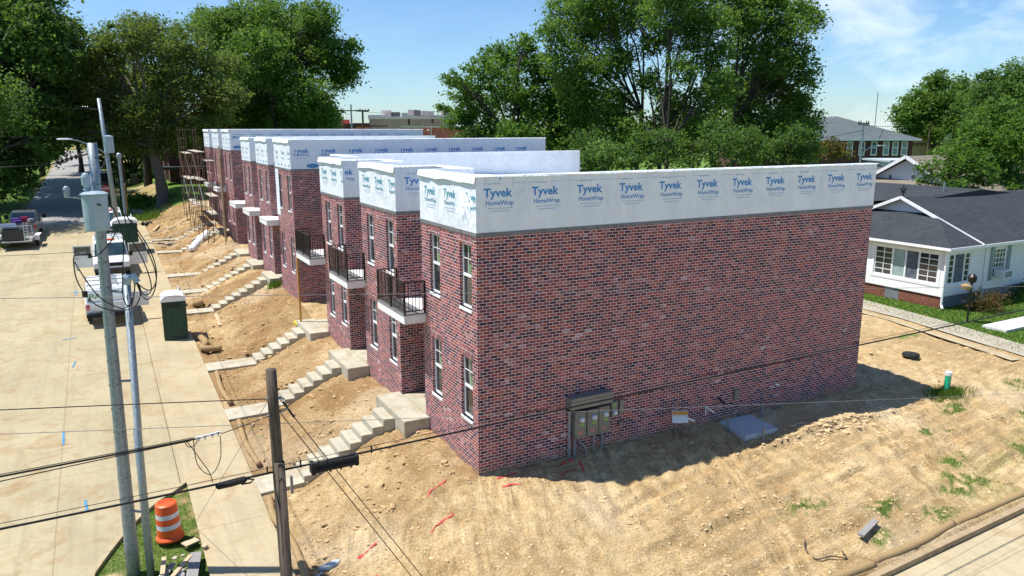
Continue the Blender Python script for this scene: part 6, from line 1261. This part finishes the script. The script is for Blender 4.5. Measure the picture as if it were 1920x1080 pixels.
def make_tree(name,label,cat,base,blobs,mat,bark,leaf,dens,seed,tr=.35,group=None,bz=None,stems=1,lf=.5,gap=.0,droop=.0,clumpr=.55,top=None):
    rg=np.random.default_rng(seed); bz=float(base_h(base[0],base[1])) if bz is None else bz
    T=thing(name,label,cat,(base[0],base[1],bz),0,group)
    C_=[];W_=[]
    for (x,y,z,r) in blobs:
        n=max(5,int(dens*r*r))
        d=rg.normal(size=(n,3)); d/=np.linalg.norm(d,axis=1)[:,None]; rr=r*(rg.random(n)**.42)
        p=np.array([x,y,z])+d*rr[:,None]*np.array([1,1,.85]); C_.append(p)
    C_=np.concatenate(C_); C_=C_[C_[:,2]>bz+.4]; nC=len(C_)
    per=rg.integers(22,46,nC); N=int(per.sum()); idx=np.repeat(np.arange(nC),per)
    cr=clumpr*(.6+.8*rg.random(nC))
    P=C_[idx]+rg.normal(size=(N,3))*(cr[idx]*.5)[:,None]*np.array([1,1,.62])
    s=leaf*(.45+1.15*rg.random(N)**1.6); 
    nrm=rg.normal(size=(N,3)); nrm[:,2]=np.abs(nrm[:,2])+.35; nrm/=np.linalg.norm(nrm,axis=1)[:,None]
    a=np.cross(nrm,rg.normal(size=(N,3))); a/=np.linalg.norm(a,axis=1)[:,None]; b=np.cross(nrm,a)
    a*=s[:,None]*.5; b*=(s*(.4+.35*rg.random(N)))[:,None]*.5
    co=np.stack([P-a,P-b,P+a,P+b],1).reshape(-1,3)-np.array([base[0],base[1],bz])
    me=raw_mesh('crown',co,np.arange(4*N).reshape(-1,4))
    ct=rg.random(nC)**1.5*.85; t=np.clip(ct[idx]+.3*rg.random(N)-.05,0,1); t=np.repeat(t,4)
    ca=me.color_attributes.new('tint','FLOAT_COLOR','POINT'); ca.data.foreach_set('color',np.stack([t,t,t,np.ones(4*N)],-1).astype(np.float32).ravel())
    me.materials.append(mat); link('crown',me,T)
    # trunk and limbs
    m=MB(); B=np.array(blobs); cen=B[:,:3].mean(0); lo=B[:,2].min()
    fork=np.array([base[0],base[1],max(bz+1.2,min(lo+.4,bz+5.5))]) if top is None else np.array([base[0],base[1],bz+top])
    rnd=random.Random(seed)
    def limb(a,b,r0,r1,wob=.25,n=7):
        a=np.array(a,float);b=np.array(b,float);L=np.linalg.norm(b-a); pts=[]
        o=np.array([rnd.uniform(-1,1) for _ in range(3)])*wob*L*.2
        for i in range(n): t_=i/(n-1); pts.append(a+(b-a)*t_+o*math.sin(PI*t_)+np.array([0,0,L*.10*math.sin(PI*t_)])+np.array([rnd.uniform(-1,1) for _ in range(3)])*r0*.35*(0<i<n-1))
        m.tube([tuple(p-0) for p in pts],[lerp(r0,r1,i/(n-1)) for i in range(n)],8 if r0>.1 else 5,cap=False); return pts
    ss=[]
    for k_ in range(stems):
        off=np.array([rnd.uniform(-1,1)*.5*(stems>1),rnd.uniform(-1,1)*.5*(stems>1),0]); tp=fork+off*3*(stems>1)
        pts=[np.array([base[0],base[1],bz-.3])+off,*[None]*0]; L=tp-pts[0]
        pp=[pts[0]+L*t_+np.array([math.sin(t_*5+k_)*tr*.35,math.cos(t_*4+k_)*tr*.3,0]) for t_ in np.linspace(0,1,9)]
        R_=[tr*(1.45 if i==0 else 1.12 if i==1 else 1-.03*i)*(1+.10*math.sin(i*2.3+seed)) for i in range(9)]
        m.tube([tuple(p) for p in pp],R_,14,cap=False); ss.append(pp[-1])
    order=sorted(range(len(blobs)),key=lambda i:-blobs[i][3])
    for i in order:
        x,y,z,r=blobs[i]; src=ss[i%len(ss)]; end=np.array([x,y,z]); q=limb(src,end,tr*lf,tr*lf*.28,.5)
        for j in range(6):
            d=np.array([rnd.gauss(0,1) for _ in range(3)]); d/=np.linalg.norm(d); limb(q[rnd.randint(3,6)],end+d*r*.85,tr*.14,.02,.4,5)
    m.v=[tuple(np.array(v)) for v in m.v]
    m.build('trunk',bark,T,smooth=True)
    return T,N
TOT=0
def TR(key,name,label,cat,mat,bark,leaf,dens,tr,**kw):
    global TOT
    b,bl=TREES[key]; b=kw.pop('base',b); r=make_tree(name,label,cat,b,bl,M[mat],M[bark],leaf,dens,sum(map(ord,key)),tr,**kw); TOT+=r[1]
FG='trees around the site'
TR('left_big','broad_tree','huge dark green tree filling the left edge over the street','tree','leaf_dark','bark',.34,16,.5,group=FG,clumpr=.95)
TR('left_far','broad_tree','lighter loose tree seen between the left tree and the knobby oak','tree','leaf_bright','bark',.40,9,.35,group=FG,clumpr=.9)
TR('oak','oak_tree','knobby trunked olive brown oak behind the mound at the corner','tree','leaf_olive','bark_gray',.28,22,.58,group=FG,top=6.2,clumpr=.8,bz=.95,base=(-2.7,66.5),lf=.26)
TR('maple','broad_tree','big rounded green tree rising behind the farthest block','tree','leaf_green','bark',.40,13,.5,group=FG,clumpr=1.1,top=12)
TR('behind_maple','broad_tree','dark tree low behind the big rounded one','tree','leaf_dark','bark',.55,8,.4,group=FG,clumpr=1.2)
TR('ash','ash_tree','bright green bushy tree in the middle right of the sky gap','tree','leaf_bright','bark',.27,22,.28,group=FG,clumpr=.65)
TR('tall_left','tall_tree','left one of the tall airy trees behind the nearest block','tree','leaf_green','bark',.24,30,.20,group=FG,clumpr=.75,top=9,stems=2)
TR('tall_mid','tall_tree','middle tall tree with bare dark stems against the sky','tree','leaf_green','bark',.23,27,.22,group=FG,clumpr=.7,top=7,stems=2)
TR('tall_right','tall_tree','right one of the tall airy trees, with twiggy edge','tree','leaf_green','bark',.25,27,.22,group=FG,clumpr=.75,top=9,stems=2)
TR('under1','leafy_shrub','dark undergrowth below the left tall tree','shrub','leaf_dark','bark',.22,26,.1,group='undergrowth behind the nearest block',clumpr=.5)
TR('under2','leafy_shrub','dense undergrowth in the middle behind the roof edge','shrub','leaf_dark','bark',.20,24,.1,group='undergrowth behind the nearest block',clumpr=.5)
TR('under3','leafy_shrub','undergrowth at the right end behind the nearest roof','shrub','leaf_dark','bark',.21,24,.1,group='undergrowth behind the nearest block',clumpr=.5)
TR('under4','leafy_shrub','tall dim thicket filling the space under the tall airy trees','shrub','leaf_green','bark',.26,20,.10,group='undergrowth behind the nearest block',clumpr=.7)
TR('crape','flowering_tree','small rusty brown flowering tree before the apartment house','tree','leaf_rust','bark',.26,24,.1,group=FG,clumpr=.5)
TR('right_far1','broad_tree','layered tree with reaching left boughs at the right horizon','tree','leaf_green','bark',.42,12,.45,group=FG,clumpr=1.0)
TR('right_far2','broad_tree','tall dark tree mass at the right edge','tree','leaf_dark','bark',.42,12,.45,group=FG,clumpr=1.0)
TR('right_near','leafy_tree','near leafy tree over the charcoal roof at the right edge','tree','leaf_bright','bark',.26,20,.2,group=FG,clumpr=.6)
TR('shade1','broad_tree','street tree arching over the far road from the left','tree','leaf_green','bark',.36,15,.35,group=FG,clumpr=.9)
TR('shade2','broad_tree','second arching street tree farther up on the left','tree','leaf_bright','bark',.4,12,.35,group=FG,clumpr=1.0)
TREES['avenue']=((-18.5,96),[[-17,y,12.5+((i*7)%5)*.8,4.6] for i,y in enumerate(range(72,110,6))]+[[-13.5,y,15.5,3.6] for y in range(76,108,7)])
TR('avenue','broad_tree','long leafy tree row shading the far street from the left','tree','leaf_dark','bark',.42,10,.4,group=FG,clumpr=1.1)
TR('back1','broad_tree','dark trees far up the left side of the street','tree','leaf_dark','bark',.5,9,.4,group=FG,clumpr=1.0)
TR('right_bush','leafy_tree','leafy young tree hiding the right half of the tan roofed cottage','tree','leaf_bright','bark',.22,22,.12,group=FG,clumpr=.5)
TR('wood1','broad_tree','shaded tree between the oak and the far street','tree','leaf_dark','bark',.36,13,.3,group=FG,clumpr=.8)
TR('wood2','broad_tree','shaded tree behind the dark brick house','tree','leaf_dark','bark',.42,12,.35,group=FG,clumpr=.9)
TR('far_bit','broad_tree','tiny distant tree behind the red brick store','tree','leaf_green','bark',.8,5,.3,group=FG,clumpr=1.2)
TR('street_end','broad_tree','trees closing the far end of the street','tree','leaf_green','bark',.7,6,.3,group=FG,clumpr=1.3)
# shaded trunks by the far sidewalk and yard bushes
for i,(x,y,h,r,l) in enumerate(((-2.6,88,9,.42,'leaning dark trunk right of the trash bin'),(-3.4,104,9,.4,'far dark trunk beside the shaded sidewalk'),(-15.9,60,10,.35,'dark trunk at the left edge behind the pickup'))):
    z=float(base_h(x,y)); T=thing('shade_tree',l,'tree',(x,y,z),0,FG); m=MB(); m.tube([(0,0,-.3),(.1,0,h*.3),(-.1,.1,h*.6),(.3,0,h)],[r*1.3,r,r*.9,r*.6],10); lmesh(m,'trunk',M['bark'],T)
    bl=[(x+random.uniform(-2,2),y+random.uniform(-1,3),z+h+random.uniform(-.5,2),2.4) for _ in range(4)]
    N=0; rg=np.random.default_rng(i+50); cs=np.concatenate([np.array(b[:3])+rg.normal(size=(60,3))*1.2 for b in bl]); P=np.repeat(cs,30,0)+rg.normal(size=(len(cs)*30,3))*.4; n=len(P); s=.3
    u=rg.normal(size=(n,3)); u/=np.linalg.norm(u,axis=1)[:,None]; v=np.cross(u,rg.normal(size=(n,3))); v/=np.linalg.norm(v,axis=1)[:,None]; co=np.stack([P-u*s*.5,P-v*s*.3,P+u*s*.5,P+v*s*.3],1).reshape(-1,3)-np.array([x,y,z])
    me=raw_mesh('crown',co,np.arange(4*n).reshape(-1,4)); t=np.repeat(rg.random(n),4); ca=me.color_attributes.new('tint','FLOAT_COLOR','POINT'); ca.data.foreach_set('color',np.stack([t,t,t,np.ones(4*n)],-1).astype(np.float32).ravel()); me.materials.append(M['leaf_dark']); link('crown',me,T)
def bush(x,y,r,h,mat,lab,n=60,leaf=.1,name='low_bush'):
    z=float(base_h(x,y)); rg=np.random.default_rng(int(abs(x*31+y*7))); c=rg.normal(size=(n,3))*np.array([r*.5,r*.5,h*.3])+np.array([0,0,h*.5]); P=np.repeat(c,26,0)+rg.normal(size=(n*26,3))*.12; k_=len(P)
    u=rg.normal(size=(k_,3)); u/=np.linalg.norm(u,axis=1)[:,None]; v=np.cross(u,rg.normal(size=(k_,3))); v/=np.linalg.norm(v,axis=1)[:,None]; co=np.stack([P-u*leaf*.5,P-v*leaf*.3,P+u*leaf*.5,P+v*leaf*.3],1).reshape(-1,3)
    me=raw_mesh(name,co,np.arange(4*k_).reshape(-1,4)); t=np.repeat(rg.random(k_),4); ca=me.color_attributes.new('tint','FLOAT_COLOR','POINT'); ca.data.foreach_set('color',np.stack([t,t,t,np.ones(4*k_)],-1).astype(np.float32).ravel()); me.materials.append(M[mat]); tag(link(name,me,None,(x,y,z)),lab,'bush')
bush(29.8,4.6,.8,.9,'leaf_rust','dry brown bush against the house foundation',70,.1)
bush(35.0,5.0,.9,.7,'leaf_dark','dark low bush farther along the house wall',70,.12)
bush(-4.2,71.5,1.6,1.0,'leaf_bright','sunny bush at the foot of the knobby oak',120,.2)
bush(-15.6,51,1.6,1.3,'leaf_bright','bright bush left of the trailer',120,.18)
print('LEAVES',TOT)
# ------------------------------------------------------------------ light, sky, camera
W=bpy.data.worlds.new('World'); scene.world=W; W.use_nodes=True; nt=W.node_tree; bg=nt.nodes['Background']
sky=nt.nodes.new('ShaderNodeTexSky'); sky.sky_type='NISHITA'; sky.sun_disc=False; EL=rad(65); sky.sun_elevation=EL; sky.sun_rotation=rad(-63); sky.altitude=50; sky.air_density=1.0; sky.dust_density=.25; sky.ozone_density=2.0
tc=nt.nodes.new('ShaderNodeTexCoord'); mp=nt.nodes.new('ShaderNodeMapping'); mp.inputs['Scale'].default_value=(1,1,2.2); nt.links.new(tc.outputs['Generated'],mp.inputs[0])
n1=nt.nodes.new('ShaderNodeTexNoise'); n1.inputs['Scale'].default_value=8.5; n1.inputs['Detail'].default_value=9; n1.inputs['Roughness'].default_value=.6; n1.inputs['Distortion'].default_value=.35; nt.links.new(mp.outputs[0],n1.inputs[0])
n2=nt.nodes.new('ShaderNodeTexNoise'); n2.inputs['Scale'].default_value=1.7; n2.inputs['Detail'].default_value=3; nt.links.new(mp.outputs[0],n2.inputs[0])
ad=nt.nodes.new('ShaderNodeMath'); ad.operation='MULTIPLY_ADD'; ad.inputs[1].default_value=.55; nt.links.new(n2.outputs[0],ad.inputs[0]); nt.links.new(n1.outputs[0],ad.inputs[2])
cr=nt.nodes.new('ShaderNodeValToRGB'); cr.color_ramp.elements[0].position=.66; cr.color_ramp.elements[1].position=1.0; cr.color_ramp.elements[1].color=(.75,.75,.75,1); nt.links.new(ad.outputs[0],cr.inputs[0])
mx=nt.nodes.new('ShaderNodeMix'); mx.data_type='RGBA'; 
def dmask(v,a,b):
    nm=nt.nodes.new('ShaderNodeVectorMath'); nm.operation='NORMALIZE'; nt.links.new(tc.outputs['Generated'],nm.inputs[0])
    dp=nt.nodes.new('ShaderNodeVectorMath'); dp.operation='DOT_PRODUCT'; dp.inputs[1].default_value=v; nt.links.new(nm.outputs[0],dp.inputs[0])
    mr=nt.nodes.new('ShaderNodeMapRange'); mr.interpolation_type='SMOOTHSTEP'; mr.inputs[1].default_value=a; mr.inputs[2].default_value=b; mr.inputs[3].default_value=0; mr.inputs[4].default_value=1; nt.links.new(dp.outputs['Value'],mr.inputs[0]); return mr.outputs[0]
mk1=dmask(Vector((.861,.496,.121)).normalized(),.93,.995)
sm_=nt.nodes.new('ShaderNodeMath'); sm_.operation='MULTIPLY_ADD'; sm_.inputs[1].default_value=.75; sm_.inputs[2].default_value=.06; nt.links.new(mk1,sm_.inputs[0])
mm_=nt.nodes.new('ShaderNodeMath'); mm_.operation='MULTIPLY'; nt.links.new(cr.outputs[0],mm_.inputs[0]); nt.links.new(sm_.outputs[0],mm_.inputs[1]); nt.links.new(mm_.outputs[0],mx.inputs[0]); tn=nt.nodes.new('ShaderNodeMix'); tn.data_type='RGBA'; tn.blend_type='MULTIPLY'; tn.inputs[0].default_value=1; tn.inputs[7].default_value=(.88,1.13,1.40,1); nt.links.new(sky.outputs[0],tn.inputs[6]); nt.links.new(tn.outputs[2],mx.inputs[6]); mx.inputs[7].default_value=(12,12.6,13.2,1); nt.links.new(mx.outputs[2],bg.inputs[0]); bg.inputs[1].default_value=.075
sd=bpy.data.lights.new('sun','SUN'); sd.energy=4.9; sd.angle=rad(.55); sd.color=(1,.955,.88); so=bpy.data.objects.new('sun',sd); COL.objects.link(so)
d=Vector((math.sin(rad(63))*math.cos(EL),-math.cos(rad(63))*math.cos(EL),-math.sin(EL))); so.rotation_euler=d.to_track_quat('-Z','Y').to_euler(); so.location=(-20,20,40)
F_,PI_,YA_,RO_,CX,CY,CZ=1429.6,.2052,.4932,-.0009,-7.914,-16.532,8.771
cam=bpy.data.cameras.new('camera'); cam.sensor_width=36; cam.lens=F_/1920*36; cam.clip_start=.1; cam.clip_end=5000; co_=bpy.data.objects.new('camera',cam); COL.objects.link(co_)
fw=Vector((math.sin(YA_)*math.cos(PI_),math.cos(YA_)*math.cos(PI_),-math.sin(PI_))); rt=Vector((math.cos(YA_),-math.sin(YA_),0)); up=rt.cross(fw)
r2=rt*math.cos(RO_)+up*math.sin(RO_); u2=-rt*math.sin(RO_)+up*math.cos(RO_)
mt=Matrix((r2,u2,-fw)).transposed().to_4x4(); mt.translation=(CX,CY,CZ); co_.matrix_world=mt; scene.camera=co_
scene.view_settings.view_transform='Standard'; scene.view_settings.look='None'; scene.view_settings.exposure=.55; scene.view_settings.gamma=1
scene.render.engine='CYCLES'; scene.cycles.max_bounces=6; scene.cycles.diffuse_bounces=3; scene.cycles.transparent_max_bounces=6
